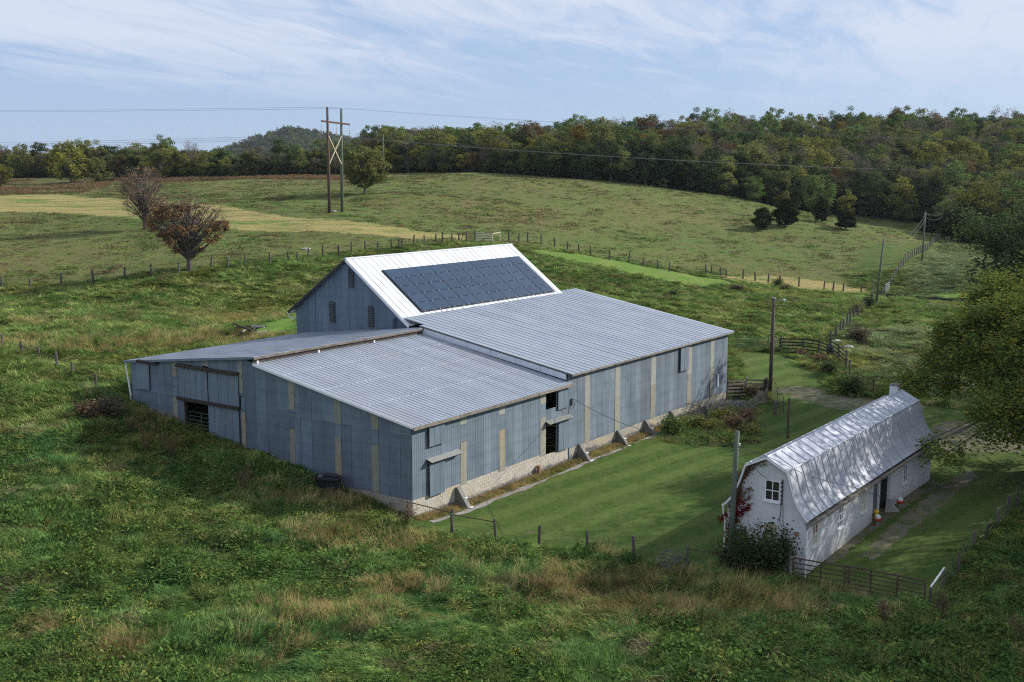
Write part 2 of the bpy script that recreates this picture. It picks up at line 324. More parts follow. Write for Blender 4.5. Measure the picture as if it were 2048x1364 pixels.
def blockmat(name,c1,c2,st):
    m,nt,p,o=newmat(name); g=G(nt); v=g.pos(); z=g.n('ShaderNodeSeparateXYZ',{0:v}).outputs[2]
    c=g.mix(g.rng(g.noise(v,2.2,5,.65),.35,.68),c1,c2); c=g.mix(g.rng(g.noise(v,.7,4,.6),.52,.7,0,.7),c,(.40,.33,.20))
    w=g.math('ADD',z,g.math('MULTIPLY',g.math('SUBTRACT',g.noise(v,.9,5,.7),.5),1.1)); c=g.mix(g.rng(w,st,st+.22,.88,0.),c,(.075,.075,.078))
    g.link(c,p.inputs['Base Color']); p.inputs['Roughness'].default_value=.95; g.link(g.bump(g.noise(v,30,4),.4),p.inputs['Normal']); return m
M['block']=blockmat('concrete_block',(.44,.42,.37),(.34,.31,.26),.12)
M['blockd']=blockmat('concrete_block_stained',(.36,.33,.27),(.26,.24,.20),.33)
M['conc']=simple('concrete',(.20,.19,.18),(.28,.26,.24),scale=2,rough=.9,c3=(.13,.12,.12),s3=.8,bump=.3)
M['concd']=simple('dark_concrete',(.13,.125,.12),(.20,.19,.175),scale=2,rough=.9,c3=(.08,.08,.08),s3=.8,bump=.3)
M['wood']=simple('weathered_wood',(.15,.13,.11),(.24,.21,.18),scale=4,rough=.9,c3=(.10,.085,.07),s3=1.2,rnd=.2)
M['dwood']=simple('dark_wood',(.035,.028,.024),(.075,.06,.05),scale=5,rough=.9,rnd=.2)
M['tarwood']=simple('black_board_wood',(.018,.018,.02),(.05,.045,.045),scale=4,rough=.9,rnd=.25)
M['pale']=simple('fresh_timber',(.42,.36,.24),(.52,.45,.32),scale=4,rough=.8)
M['polebrown']=simple('creosote_pole',(.06,.045,.04),(.11,.085,.07),scale=3,streak=(4,4,.4),rough=.9)
M['polered']=simple('red_brown_pole',(.085,.052,.042),(.13,.085,.07),scale=2,streak=(4,4,.4),rough=.9)
M['polegreen']=simple('green_treated_pole',(.075,.10,.075),(.12,.15,.115),scale=3,streak=(4,4,.4),rough=.85)
M['grey_post']=simple('grey_post',(.06,.056,.052),(.115,.105,.095),scale=6,rough=.9,rnd=.25)
M['rust']=simple('rusty_pipe',(.06,.036,.03),(.10,.058,.045),scale=8,rough=.8)
M['pipegreen']=simple('green_gate_pipe',(.05,.10,.08),(.09,.14,.11),scale=6,rough=.6)
M['pipegrey']=simple('grey_gate_pipe',(.22,.24,.25),(.32,.34,.35),scale=6,rough=.5,metal=.5)
M['wire']=simple('wire',(.07,.07,.07),(.12,.12,.12),rough=.6,metal=.4)
M['wirem']=simple('wire_mid',(.13,.14,.14),(.16,.17,.17),rough=.6)
M['linewire']=simple('line_wire',(.20,.21,.23),(.25,.26,.28),rough=.5,metal=.5)
M['black']=simple('black_plastic',(.012,.014,.018),(.02,.022,.028),rough=.35,spec=.5)
M['louvre']=simple('dark_louvre',(.03,.035,.045),(.05,.055,.065),rough=.7)
M['louvre2']=simple('louvre_slat',(.07,.08,.095),(.10,.11,.13),rough=.7)
M['ins']=simple('glass_insulator',(.45,.47,.5),(.6,.62,.64),rough=.3)
M['red']=simple('red_plastic',(.35,.03,.02),(.42,.05,.03),rough=.4)
M['domew']=simple('white_plastic',(.6,.62,.64),(.7,.7,.7),rough=.4)
M['yellow']=simple('yellow_plastic',(.6,.42,.02),(.65,.5,.05),rough=.4)
M['blue']=simple('blue_plastic',(.03,.10,.25),(.05,.14,.3),rough=.4)
M['cream']=simple('cream_board',(.42,.39,.24),(.5,.47,.32),scale=2,rough=.8)
M['rustboard']=simple('rusty_board',(.22,.10,.05),(.3,.2,.12),scale=4,rough=.9)
M['interior']=simple('dark_interior',(.03,.03,.03),(.05,.045,.04),rough=1)
M['stone']=simple('pale_stone',(.30,.30,.29),(.42,.41,.39),rough=.9,rnd=.2)
M['asphalt']=simple('asphalt',(.05,.05,.055),(.09,.088,.085),rough=.95)
m,nt,p,o=newmat('dark_glass'); p.inputs['Base Color'].default_value=(.015,.018,.022,1); p.inputs['Roughness'].default_value=.08; M['glass']=m
m,nt,p,o=newmat('solar_glass'); g=G(nt)
oi=g.n('ShaderNodeObjectInfo'); c=g.mix(oi.outputs['Random'],(.013,.031,.062),(.019,.042,.078)); g.link(c,p.inputs['Base Color']); p.inputs['Roughness'].default_value=.28; p.inputs['Specular IOR Level'].default_value=.55; M['solar']=m
# leaves
M['lf_dark']=leafmat('leaf_dark_green',(.050,.080,.034),(.070,.098,.040))
M['lf_cedar']=leafmat('leaf_cedar',(.030,.042,.018),(.052,.058,.022),tr=.1)
M['lf_olive']=leafmat('leaf_olive',(.130,.152,.052),(.17,.172,.060))
M['lf_green']=leafmat('leaf_mid_green',(.105,.165,.050),(.14,.19,.06))
M['lf_yell']=leafmat('leaf_yellow_olive',(.165,.185,.045),(.20,.195,.048),(.23,.19,.045))
M['lf_gold']=leafmat('leaf_golden',(.22,.16,.035),(.18,.11,.03))
M['lf_rust']=leafmat('leaf_rust',(.130,.095,.052),(.145,.092,.052))
M['lf_brown']=leafmat('leaf_brown_grey',(.125,.115,.085),(.14,.12,.085))
M['lf_locust']=leafmat('leaf_locust',(.090,.140,.038),(.150,.185,.042),(.30,.24,.04),patch=.6,rnd=.1)
M['lf_red']=leafmat('leaf_ivy_red',(.18,.015,.015),(.13,.02,.015))
M['lf_redbrown']=leafmat('leaf_red_brown',(.25,.13,.08),(.23,.155,.08),(.16,.15,.06),patch=.5)
M['bark']=simple('bark',(.075,.062,.052),(.13,.11,.095),scale=6,rough=.95)
M['barkg']=simple('grey_bark',(.12,.105,.09),(.17,.15,.13),scale=6,rough=.95)
# grass blades
def grassmat(name,c1,c2,c3,c4,rnd=.32,tr=.25):
    m,nt,p,o=newmat(name); g=G(nt); v=g.pos(); oi=g.n('ShaderNodeObjectInfo').outputs
    c=g.mix(g.rng(g.noise(v,.16,4,.6),.38,.62),c1,c2)
    c=g.mix(g.rng(g.noise(v,.55,3,.6),.52,.66),c,c3)
    c=g.mix(g.rng(g.noise(g.map(v,loc=(40,7,0)),.32,4,.65),.56,.68),c,c4)
    c=g.mix(g.rng(g.noise(g.map(v,loc=(4,77,0)),.09,3,.6),.54,.66,0,.8),c,(.22,.215,.06))
    geo=g.n('ShaderNodeNewGeometry').outputs['Random Per Island']
    r=g.math('MULTIPLY',g.math('MULTIPLY',g.rng(oi['Random'],0,1,1-rnd,1+rnd),g.rng(geo,0,1,.55,1.45)),g.rng(g.noise(v,1.1,3,.6),.35,.65,.62,1.35))
    cb=g.n('ShaderNodeCombineXYZ',{0:r,1:r,2:r}).outputs[0]; c=g.mix(1.,c,cb,'MULTIPLY')
    nt.nodes.remove(p)
    d=g.n('ShaderNodeBsdfDiffuse',{'Color':c}); t=g.n('ShaderNodeBsdfTranslucent',{'Color':c}); ms=g.n('ShaderNodeMixShader',{0:tr,1:d.outputs[0],2:t.outputs[0]})
    g.link(ms.outputs[0],o.inputs[0]); return m
GREEN=[(.098,.205,.060),(.155,.245,.066),(.235,.27,.085),(.25,.225,.12)]
GREEN2=[(.125,.215,.055),(.18,.255,.065),(.24,.24,.085),(.26,.225,.12)]
M['gr']=grassmat('rough_grass_blades',*GREEN)
M['gr2']=grassmat('field_grass_blades',*GREEN2)
M['grdry']=grassmat('dry_grass_stems',(.36,.27,.12),(.44,.33,.15),(.28,.21,.11),(.25,.22,.10))
M['weed']=leafmat('weed_leaves',(.065,.125,.035),(.095,.155,.04),(.16,.18,.05),patch=.4)
M['flower']=simple('yellow_blossom',(.5,.36,.03),(.45,.4,.05),rough=.8)
M['dead']=leafmat('dead_weed',(.14,.095,.06),(.18,.13,.085),rnd=.2)

# ground material reading the painted zones
m,nt,p,o=newmat('ground'); g=G(nt); v=g.pos()
za=g.n('ShaderNodeAttribute',attribute_name='za'); zb=g.n('ShaderNodeAttribute',attribute_name='zb')
sa=g.n('ShaderNodeSeparateColor',{0:za.outputs['Color']}).outputs; sb=g.n('ShaderNodeSeparateColor',{0:zb.outputs['Color']}).outputs
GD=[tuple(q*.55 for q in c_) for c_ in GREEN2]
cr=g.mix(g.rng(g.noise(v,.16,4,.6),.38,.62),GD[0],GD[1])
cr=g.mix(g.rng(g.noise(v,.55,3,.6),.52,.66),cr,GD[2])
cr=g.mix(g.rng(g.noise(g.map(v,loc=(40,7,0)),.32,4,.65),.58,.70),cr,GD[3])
# grazed pasture further off: olive with brown weedy flecks, streaked along the slope
vs=g.map(v,scale=(.55,1.5,1),rot=(0,0,.12))
pa=g.mix(g.rng(g.noise(v,.022,4,.6),.42,.6),(.115,.168,.045),(.165,.168,.058))
pa=g.mix(g.rng(g.noise(vs,.42,6,.72),.46,.60,0,.75),pa,(.165,.128,.066))
pa=g.mix(g.rng(g.noise(vs,.75,5,.7),.52,.62),pa,(.095,.165,.040))
pa=g.mix(g.rng(g.noise(vs,1.9,4,.7),.60,.70),pa,(.24,.215,.13))
pa=g.mix(g.rng(g.noise(vs,2.6,3,.7),.60,.68),pa,(.060,.085,.026))
sp=g.n('ShaderNodeSeparateXYZ',{0:v}).outputs
c=g.mix(sb['Blue'],cr,pa)
# per-zone noise-broken edges
def edge(chan,fr=1.2,am=.5): return g.rng(g.math('ADD',chan,g.math('MULTIPLY',g.math('SUBTRACT',g.noise(v,fr,4,.7),.5),am)),.42,.58)
wv=g.n('ShaderNodeTexWave',{'Vector':g.map(v,rot=(0,0,AZ-math.pi/2+.12)),'Scale':.13,'Distortion':1.6,'Detail':2,'Detail Scale':.6},wave_type='BANDS',bands_direction='Y').outputs['Fac']
la=g.mix(g.rng(g.noise(v,.12,3,.6),.4,.62),(.046,.092,.018),(.064,.106,.022))

la=g.mix(g.rng(g.noise(g.map(v,rot=(0,0,AZ),scale=(3,.5,1)),.5,5,.6),.45,.68),la,(.080,.110,.032))
la=g.mix(g.rng(g.noise(v,2.2,5,.75),.54,.70),la,(.085,.09,.038))
la=g.mix(g.rng(g.noise(v,9,3,.7),.45,.65,0,.55),la,(.030,.055,.014))
la=g.mix(g.rng(wv,.35,.8,0,.55),la,(.105,.145,.038))
la=g.mix(g.rng(g.noise(v,5.5,4,.8),.5,.68,0,.6),la,(.035,.068,.014)); la=g.mix(g.rng(g.noise(v,13,3,.8),.54,.68,0,.7),la,(.115,.150,.045))
la=g.mix(g.rng(g.noise(v,.35,5,.75),.60,.70,0,.6),la,(.13,.115,.06))
c=g.mix(edge(sa['Red'],1.5,.3),c,la)
ha=g.mix(g.rng(g.noise(g.map(v,scale=(.12,.5,1),rot=(0,0,-.15)),.55,5,.7),.48,.62),(.34,.285,.115),(.11,.18,.042))
ha=g.mix(g.rng(g.noise(v,1.6,4,.7),.5,.7,0,.6),ha,(.40,.31,.15))
c=g.mix(edge(g.math('ADD',sa['Green'],g.math('MULTIPLY',g.math('SUBTRACT',g.noise(g.map(v,scale=(.3,1,1)),1.1,4,.7),.5),.7)),.35,.7),c,ha)
br=g.mix(g.rng(g.noise(v,.3,4,.6),.4,.65),(.12,.23,.042),(.19,.24,.065))
c=g.mix(edge(sa['Blue'],.5,.5),c,br)
rd=g.mix(g.rng(g.noise(v,.3,4,.7),.42,.58),(.16,.115,.065),(.13,.15,.05))
c=g.mix(edge(sb['Green'],.4,.6),c,rd)
di=g.mix(g.rng(g.noise(v,.9,5,.7),.45,.6),(.17,.145,.10),(.085,.10,.04)); di=g.mix(g.rng(g.noise(v,1.7,5,.7),.52,.66),di,(.15,.145,.14))
c=g.mix(g.math('MULTIPLY',edge(sb['Red'],.9,1.1),.85),c,di)
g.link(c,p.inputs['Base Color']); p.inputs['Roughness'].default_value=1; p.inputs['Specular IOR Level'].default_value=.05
hh=g.math('ADD',g.noise(v,3.5,6,.75),g.math('MULTIPLY',g.noise(vs,1.1,5,.7),1.6))
bst=g.math('SUBTRACT',.9,g.math('MULTIPLY',sa['Red'],.6))
b_=g.n('ShaderNodeBump',{'Height':hh,'Strength':bst,'Distance':.35}); g.link(b_.outputs[0],p.inputs['Normal'])
M['ground']=m

# ------------------------------------------------------------ ground sheet
ts=np.linspace(-1,1,500); ts=np.sign(ts)*(np.abs(ts)*.55+.75*np.abs(ts)**3)
ys=[-60,-30,-10,5,15,25]; y=32.0
while y<4500: ys.append(y); y+=max(.5,(y-20)*.0075)
ys=np.array(ys)
X=(ts[None,:]*(ys[:,None]+90)); Y=np.repeat(ys[:,None],len(ts),1)
xf,yf=X.ravel(),Y.ravel(); zf=hgt(xf,yf)
far=yf>1000; zf=np.where(far,zf*np.clip(1-(yf-1000)/1500,0,1),zf)
ny,nx=X.shape
me=bpy.data.meshes.new('ground')
idx=np.arange(ny*nx).reshape(ny,nx)
F=np.stack([idx[:-1,:-1],idx[:-1,1:],idx[1:,1:],idx[1:,:-1]],-1).reshape(-1,4)
me.vertices.add(len(xf)); me.vertices.foreach_set('co',np.stack([xf,yf,zf],-1).ravel().astype(np.float32))
me.loops.add(F.size); me.loops.foreach_set('vertex_index',F.ravel().astype(np.int32)); me.polygons.add(len(F)); me.polygons.foreach_set('loop_start',np.arange(0,F.size,4,dtype=np.int32)); me.polygons.foreach_set('loop_total',np.full(len(F),4,dtype=np.int32))
me.polygons.foreach_set('use_smooth',[True]*len(F)); me.update(calc_edges=True); me.materials.append(M['ground'])
A1=me.attributes.new('za','FLOAT_COLOR','POINT'); A2=me.attributes.new('zb','FLOAT_COLOR','POINT')
def pasture(x,y):
    # beyond the far fence line
    fx=np.array([p[0] for p in FL]); fy=np.array([p[1] for p in FL])
    return np.clip((y-np.interp(x,fx,fy))/6,0,1)
FL=sorted([tuple(at0(a,b)[:2]) for a,b in [(-100,590),(0,580),(180,570),(370,548),(590,518),(760,505),(935,488),(1100,500),(1250,524),(1500,560),(1700,585)]]+[(75,235),(130,270),(-300,150),(400,280)])
def ch(n_): return zone(n_,xf,yf).astype(np.float32)
one=np.ones(len(xf),np.float32)
A1.data.foreach_set('color',np.stack([ch('lawn'),ch('hay'),ch('bright'),one],-1).ravel().astype(np.float32))
A2.data.foreach_set('color',np.stack([ch('dirt')+ch('drive'),ch('red'),pasture(xf,yf).astype(np.float32),one],-1).ravel().astype(np.float32))
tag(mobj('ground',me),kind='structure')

# drive of grey gravel and the concrete apron along the barn
def sheet(poly,mat,name,dz=.03,step=.8):
    xs=[p[0] for p in poly]; ysx=[p[1] for p in poly]
    gx=np.arange(min(xs),max(xs)+step,step); gy=np.arange(min(ysx),max(ysx)+step,step)
    XX,YY=np.meshgrid(gx,gy); ins=inpoly(XX.ravel(),YY.ravel(),poly).reshape(XX.shape); ZZ=(hgt(XX.ravel(),YY.ravel())+dz).reshape(XX.shape)
    mb=MB()
    for i in range(XX.shape[0]-1):
        for j in range(XX.shape[1]-1):
            if ins[i,j] and ins[i+1,j] and ins[i,j+1] and ins[i+1,j+1]:
                mb.quad(*[(XX[a,b],YY[a,b],ZZ[a,b]) for a,b in ((i,j),(i,j+1),(i+1,j+1),(i+1,j))])
    return tag(mb.build(name,mat,fix=False),kind='structure')


# ============================================================ BARNS
def sheetmesh(w_,zb,zt0,zt1,n=5,amp=.014):
    """upright corrugated sheet in local x,z, facing -y; sloping top"""
    mb=MB(); k=n*2+1; P=[]
    for i in range(k):
        x=w_*i/(k-1); yy=-amp if i%2 else amp; P.append((x,yy,zt0+(zt1-zt0)*i/(k-1)))
    for a,b in zip(P[:-1],P[1:]): mb.quad((a[0],a[1],zb),(b[0],b[1],zb),(b[0],b[1],b[2]),(a[0],a[1],a[2]))
    return mb
def sheets(parent,axis,x0,x1,zbot,ztop,mat,name='wall_sheet',wd=.9,label=None,proud=0.0,gap=.014,flat=False):
    """sheets along local a (axis 'a', wall faces -b) or b (axis 'b', wall faces -a)"""
    n=max(1,round((x1-x0)/wd)); ww=(x1-x0)/n
    for i in range(n):
        a=x0+i*ww; b=a+ww
        zb=zbot((a+b)/2) if callable(zbot) else zbot
        zt=([ztop((a+b)/2)]*2 if flat else [ztop(a),ztop(b)]) if callable(ztop) else [ztop,ztop]
        mb=MB(); k=11; pr=proud+random.uniform(-.006,.006); tl=random.uniform(-.006,.006)
        pts=[]
        for j in range(k):
            t=j/(k-1); x=a+gap/2+(ww-gap)*t; d=-pr+(-.007 if j%2 else .007)
            pts.append((x,d,zt[0]+(zt[1]-zt[0])*t))
        jz=random.uniform(-.015,.015)
        for q,r_ in zip(pts[:-1],pts[1:]):
            if axis=='a': mb.quad((q[0],q[1]+tl,zb+jz),(r_[0],r_[1]+tl,zb+jz),(r_[0],r_[1]-tl,r_[2]),(q[0],q[1]-tl,q[2]))
            else: mb.quad((r_[1]+tl,r_[0],zb+jz),(q[1]+tl,q[0],zb+jz),(q[1]-tl,q[0],q[2]),(r_[1]-tl,r_[0],r_[2]))
        o=mb.build(name,mat,parent,fix=False)
        if label: o['label']=label
def blockwall(parent,axis,x0,x1,zbot,ztop,mat,face=0.0,seed=0):
    """courses of concrete blocks .4 x .2, joints recessed: joined (stuff)"""
    mb=MB(); r=random.Random(seed); nz=int((ztop-zbot)/.2+.99)
    for k in range(nz):
        zt=ztop-k*.2; x=x0-(.2 if k%2 else 0)
        while x<x1:
            a=max(x,x0); b=min(x+.4,x1)
            if b-a>.05:
                f=face+r.uniform(-.006,.004)
                if axis=='a': mb.box(a+.012,b-.012,f,f+.18,zt-.188,zt-.012)
                else: mb.box(f,f+.18,a+.007,b-.007,zt-.193,zt-.007)
            x+=.4
    if axis=='a': mb.box(x0,x1,face+.02,face+.17,ztop-nz*.2,ztop-.01)
    else: mb.box(face+.02,face+.17,x0,x1,ztop-nz*.2,ztop-.01)
    o=mb.build('block_courses',mat,parent,fix=False); o['kind']='stuff'; return o
def roofplane(parent,a0,a1,b0,z0,b1,z1,mat,n,rib=.03,ribs=1,name='roof_panel',th=.05,skew=None,ribw=.035):
    """panels side by side along a; each runs from (b0,z0) up to (b1,z1)"""
    ww=(a1-a0)/n; dl=math.hypot(b1-b0,z1-z0); nb=-(z1-z0)/dl; nz_=(b1-b0)/dl
    if nz_<0: nb,nz_=-nb,-nz_
    mb=MB(); g_=.004
    lo=(b0,z0); hi=(b1,z1)
    def P(x,e,h): return (x,e[0]+nb*h,e[1]+nz_*h)
    mb.hexa([P(g_,lo,-th),P(ww-g_,lo,-th),P(ww-g_,hi,-th),P(g_,hi,-th),P(g_,lo,0),P(ww-g_,lo,0),P(ww-g_,hi,0),P(g_,hi,0)])
    m2=MB()
    for k in range(ribs):
        x=.004+ww*k/ribs
        mb.hexa([P(x,lo,-.001),P(x+ribw,lo,-.001),P(x+ribw,hi,-.001),P(x,hi,-.001),P(x+ribw*.25,lo,rib),P(x+ribw*.75,lo,rib),P(x+ribw*.75,hi,rib),P(x+ribw*.25,hi,rib)])
    me=None
    for i in range(n):
        if me is None:
            o=mb.build(name,mat,parent); me=o.data
        else: o=mobj(name,me,None,parent)
        o.location=(a0+i*ww,0,random.uniform(-.006,.006))
def ground_local(a,b): p=bar(a,b); return H1(p[0],p[1])

# ---- front shed: low lean-to (A) and left half (B)
shed=empty('cattle_shed',(P0[0],P0[1],0),BROT)
tag(shed,'low blue-grey sheet-metal cattle shed in front, its corner nearest the camera','barn')
roofz=lambda b: 5.72+.178*b if b<=13 else 8.44-(b-13)*.113
gb=lambda b: float(np.interp(b,[0,4,7,10.3,12.5,14.3,17.5,20,24,26],[-.05,1.05,1.4,1.65,1.8,2.1,2.45,2.75,3.2,3.3]))-.25
seam=lambda b: 5.02 if b<9 else (5.25 if b<13 else (5.72 if b<14.5 else 4.97))
lowb=lambda b: max(1.25,gb(b)+.12)
# left wall (faces -a): runs between the strips, openings and doors
def leftrun(b0,b1,lo_,hi_,mat='galv',**k): sheets(shed,'b',b0,b1,lo_,hi_,M[mat],**k)
top=lambda b: roofz(b)-.06
def cutrun(a,b):
    c=[a]+[q for q in (9.0,13.0) if a+.05<q<b-.05]+[b]; return list(zip(c[:-1],c[1:]))
strips_up=[(2.52,3.09,5.08),(5.53,6.11,5.02),(9.47,9.99,5.43),(14.15,14.6,5.96),(17.5,18.1,7.37),(20.75,21.25,6.29)]
e=[0.02]+[v for s in strips_up for v in s[:2]]+[25.75]
for i in range(0,len(e),2):
    a,b=e[i],e[i+1]
    for c0,c1 in cutrun(a,b):
        if 14.4<c0<17.6: leftrun(c0,c1,7.12,top)
        elif 18<c0<20.9: leftrun(c0,20.45,7.12,top); leftrun(20.45,c1,seam,top)
        else: leftrun(c0,c1,seam,top)
for b0,b1,z0 in strips_up:
    sheets(shed,'b',b0,b1,z0,top,M['fibre'],name='translucent_strip',wd=1,proud=.012)
    if z0>seam(b0)+.05:
        if 17<b0<18.2: pass
        else: leftrun(b0,b1,seam,z0-.01)
strips_lo=[(2.54,3.11,4.15),(5.54,6.09,4.25),(9.52,9.98,4.18),(14.0,14.42,4.76),(20.8,21.28,4.93)]
e=[0.02]+[v for s in strips_lo for v in s[:2]]+[25.75]
for i in range(0,len(e),2):
    a,b=e[i],e[i+1]
    if a>14.3 and b<21: leftrun(20.1,b,lowb,seam,wd=.7,flat=True); continue
    for c0,c1 in cutrun(a,b): leftrun(c0,c1,lowb,lambda q:seam(q)-.012,flat=True)
for b0,b1,z1 in strips_lo:
    sheets(shed,'b',b0,b1,lowb,z1,M['fibre'],name='translucent_strip',wd=1,proud=.012)
    if z1<seam(b0)-.05: leftrun(b0,b1,z1+.01,lambda q:seam(q)-.012)
leftrun(14.42,17.55,2.2,4.95)   # wall behind the lower sliding door
leftrun(14.5,20.45,4.98,7.11,mat='galv',wd=1.0)
def door(name,axis,x0,x1,z0,z1,parent,label=None,mat='galvp',boards=3,off=.13,handles=False):
    r=empty(name,(0,0,0)); r.parent=parent
    n=boards; ww=(x1-x0)/n
    if label: r['label']=label
    me=MB()
    if axis=='a': me.box(x0,x1,-off+.03,-off+.06,z0,z1)
    else: me.box(-off+.03,-off+.06,x0,x1,z0,z1)
    me.build('door_frame',M['dwood'],r)
    sheets(r,axis,x0,x1,z0,z1,M[mat],name='door_sheet',wd=ww,proud=off,gap=.02)
    return r
door('sliding_door','b',17.5,20.42,5.03,7.08,shed,'upper sliding door with pale sheets',boards=5)
door('sliding_door','b',14.5,17.45,5.05,7.12,shed,boards=3,off=.10)
door('sliding_door','b',14.5,17.5,2.3,4.86,shed,'lower sliding door beside the dark opening',boards=5,off=.14)
door('hatch_door','b',23.6,24.95,5.1,6.98,shed,'pale hatch near the left corner',boards=1,off=.12)
for b0,b1,z in ((14.45,20.5,7.2),(14.4,20.5,4.96),(22.6,24.7,7.08)):
    mb=MB(); mb.box(-.32,-.02,b0,b1,z-.03,z+.09); mb.box(-.3,-.24,b0,b1,z-.12,z-.03); mb.build('door_track',M['dwood'],shed)
# posts at opening and the inside
for b in (17.56,20.1):
    mb=MB(); mb.box(.02,.2,b-.09,b+.09,2.3,4.95); mb.build('door_post',M['dwood'],shed)
mb=MB()
for z in (2.95,3.2,3.45,3.72,4.0): mb.tube([(.35,17.6,z),(.35,20.05,z)],.025,6)
for b in (17.65,18.8,20.0): mb.tube([(.35,b,2.6),(.35,b,4.02)],.025,6)
gt=mb.build('inner_gate',M['pipegreen'],shed)
# right wall (faces -b)
SR=lambda a:5.66
strA=[(4.53,5.19,4.85,3.80),(8.51,9.17,4.80,3.80),(13.15,13.86,4.68,3.78)]
e=[.02,4.53,5.19,8.51,9.17,13.15]
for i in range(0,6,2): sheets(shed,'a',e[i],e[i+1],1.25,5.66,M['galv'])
for a0,a1,z0,z1 in strA:
    sheets(shed,'a',a0,a1,z0,5.66,M['fibre_up'],name='translucent_strip',wd=1,proud=.012)
    sheets(shed,'a',a0,a1,z1+.01,z0-.01,M['galv'])
    sheets(shed,'a',a0,a1,1.12,z1,M['fibre'],name='translucent_strip',wd=1,proud=.012)
sheets(shed,'a',13.86,15.1,3.34,4.22,M['galv'],wd=.7)
sheets(shed,'a',15.1,16.7,1.05,5.66,M['galv'],wd=.8)
door('hatch_door','a',15.19,16.56,4.0,5.62,shed,'upper hatch slid open beside a dark opening',boards=2)
door('hatch_door','a',15.25,16.56,1.08,3.2,shed,'lower door slid open beside a dark doorway',boards=2)
door('hatch_door','a',1.42,2.9,4.15,5.6,shed,'upper hatch near the corner',boards=3,off=.16)
door('sliding_door','a',1.42,2.85,1.17,3.22,shed,'lower door near the corner under a small hood',boards=3,off=.16)
for a0,a1 in ((1.3,4.3),(13.75,16.75)):
    mb=MB(); n=int((a1-a0)/.15)
    mb.hexa([(a0,-.42,3.27),(a1,-.42,3.27),(a1,0,3.42),(a0,0,3.42),(a0,-.42,3.29),(a1,-.42,3.29),(a1,0,3.44),(a0,0,3.44)])
    for i in range(n):
        x=a0+.05+i*.15; mb.hexa([(x,-.425,3.29),(x+.05,-.425,3.29),(x+.05,0,3.44),(x,0,3.44),(x+.01,-.425,3.31),(x+.04,-.425,3.31),(x+.04,0,3.46),(x+.01,0,3.46)])
    h=mb.build('door_hood',M['fibre_up'],shed)
    mb=MB(); mb.box(a0,a1,-.30,-.02,3.18,3.27); mb.build('door_track',M['dwood'],shed)
# block base
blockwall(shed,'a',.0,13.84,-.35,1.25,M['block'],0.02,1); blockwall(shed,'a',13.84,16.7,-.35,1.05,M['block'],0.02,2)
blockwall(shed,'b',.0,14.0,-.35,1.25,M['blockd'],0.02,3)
mb=MB(); mb.box(.1,.3,0.2,14,.4,1.24); mb.box(.02,.3,14,17.5,1.2,2.35); mb.box(.02,.3,17.5,20.1,1.8,2.6); mb.box(.02,.3,20.1,25.75,2,3.1); mb.build('foundation',M['conc'],shed)
mb=MB(); mb.box(.03,.15,.03,.15,1.2,5.64); mb.build('corner_post',M['dwood'],shed)
mb=MB(); mb.box(.4,16.5,.4,25.6,2.0,2.05); mb.build('floor_slab',M['interior'],shed)
# far side wall of B
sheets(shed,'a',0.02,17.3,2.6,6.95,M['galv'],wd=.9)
for o in list(shed.children)[-19:]:
    pass
for o in [c for c in shed.children if c.name.startswith('wall_sheet')][-19:]:
    o.location=(0,25.8,0)
# roofs
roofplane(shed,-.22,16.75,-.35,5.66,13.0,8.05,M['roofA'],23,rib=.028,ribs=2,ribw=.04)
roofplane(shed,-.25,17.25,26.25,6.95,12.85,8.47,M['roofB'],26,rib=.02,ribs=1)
# cross laps with screws along the low roof
for b in (3.6,7.0,10.3):
    mb=MB(); r_=random.Random(int(b*10)); x=-.1
    while x<16.6:
        z=5.66+(b+.35)*.179+.004; mb.box(x,x+r_.uniform(.10,.22),b-.012-r_.uniform(0,.03),b+.018,z,z+.016); x+=r_.uniform(.24,.42)
    o=mb.build('lap_screws',M['roofW'],shed); o['kind']='stuff'
mb=MB(); mb.bar((-.23,-.33,5.60),(-.23,12.9,7.96),.05,.14); mb.build('barge_board',M['trim'],shed)
mb=MB(); mb.bar((-.24,12.9,8.38),(-.24,26.2,6.87),.05,.12); mb.build('barge_board',M['galv'],shed)
for i in range(4):   # weathered eave board in lengths
    a0=-.2+i*4.25; mb=MB(); mb.box(a0,a0+4.2,-.37,-.33,5.44,5.62); mb.build('eave_board',M['wood'],shed)
mb=MB(); mb.box(-.25,17.2,26.2,26.26,6.76,6.92); mb.build('eave_board',M['dwood'],shed)
mb=MB()
for i in range(5):
    a0=-.2+i*3.45; mb.box(a0,a0+3.42,12.80,12.86,8.28+random.uniform(-.01,.01),8.44)
mb.build('step_fascia',M['wood'],shed)['kind']='stuff'
mb=MB(); mb.box(-.2,17,12.93,12.99,8.06,8.28); mb.build('step_board',M['dwood'],shed)
mb=MB()
for a in (.0,5.4,10.9): mb.box(a,a+.10,12.72,12.79,8.02,8.2)
mb.build('step_bracket',M['trim'],shed)['kind']='stuff'
mb=MB(); mb.tube([(-.15,26.1,6.75),(-.2,26.0,6.55),(-.12,25.75,4.6),(-.12,25.72,3.6)],.06,8); mb.build('downpipe',M['trim'],shed)
# patch, stain, small pipes
mb=MB(); mb.box(12.7,12.85,-.28,-.05,-.1,.55); mb.box(12.66,12.89,-.3,-.03,.5,.62); mb.build('block_pier',M['rustboard'],shed)

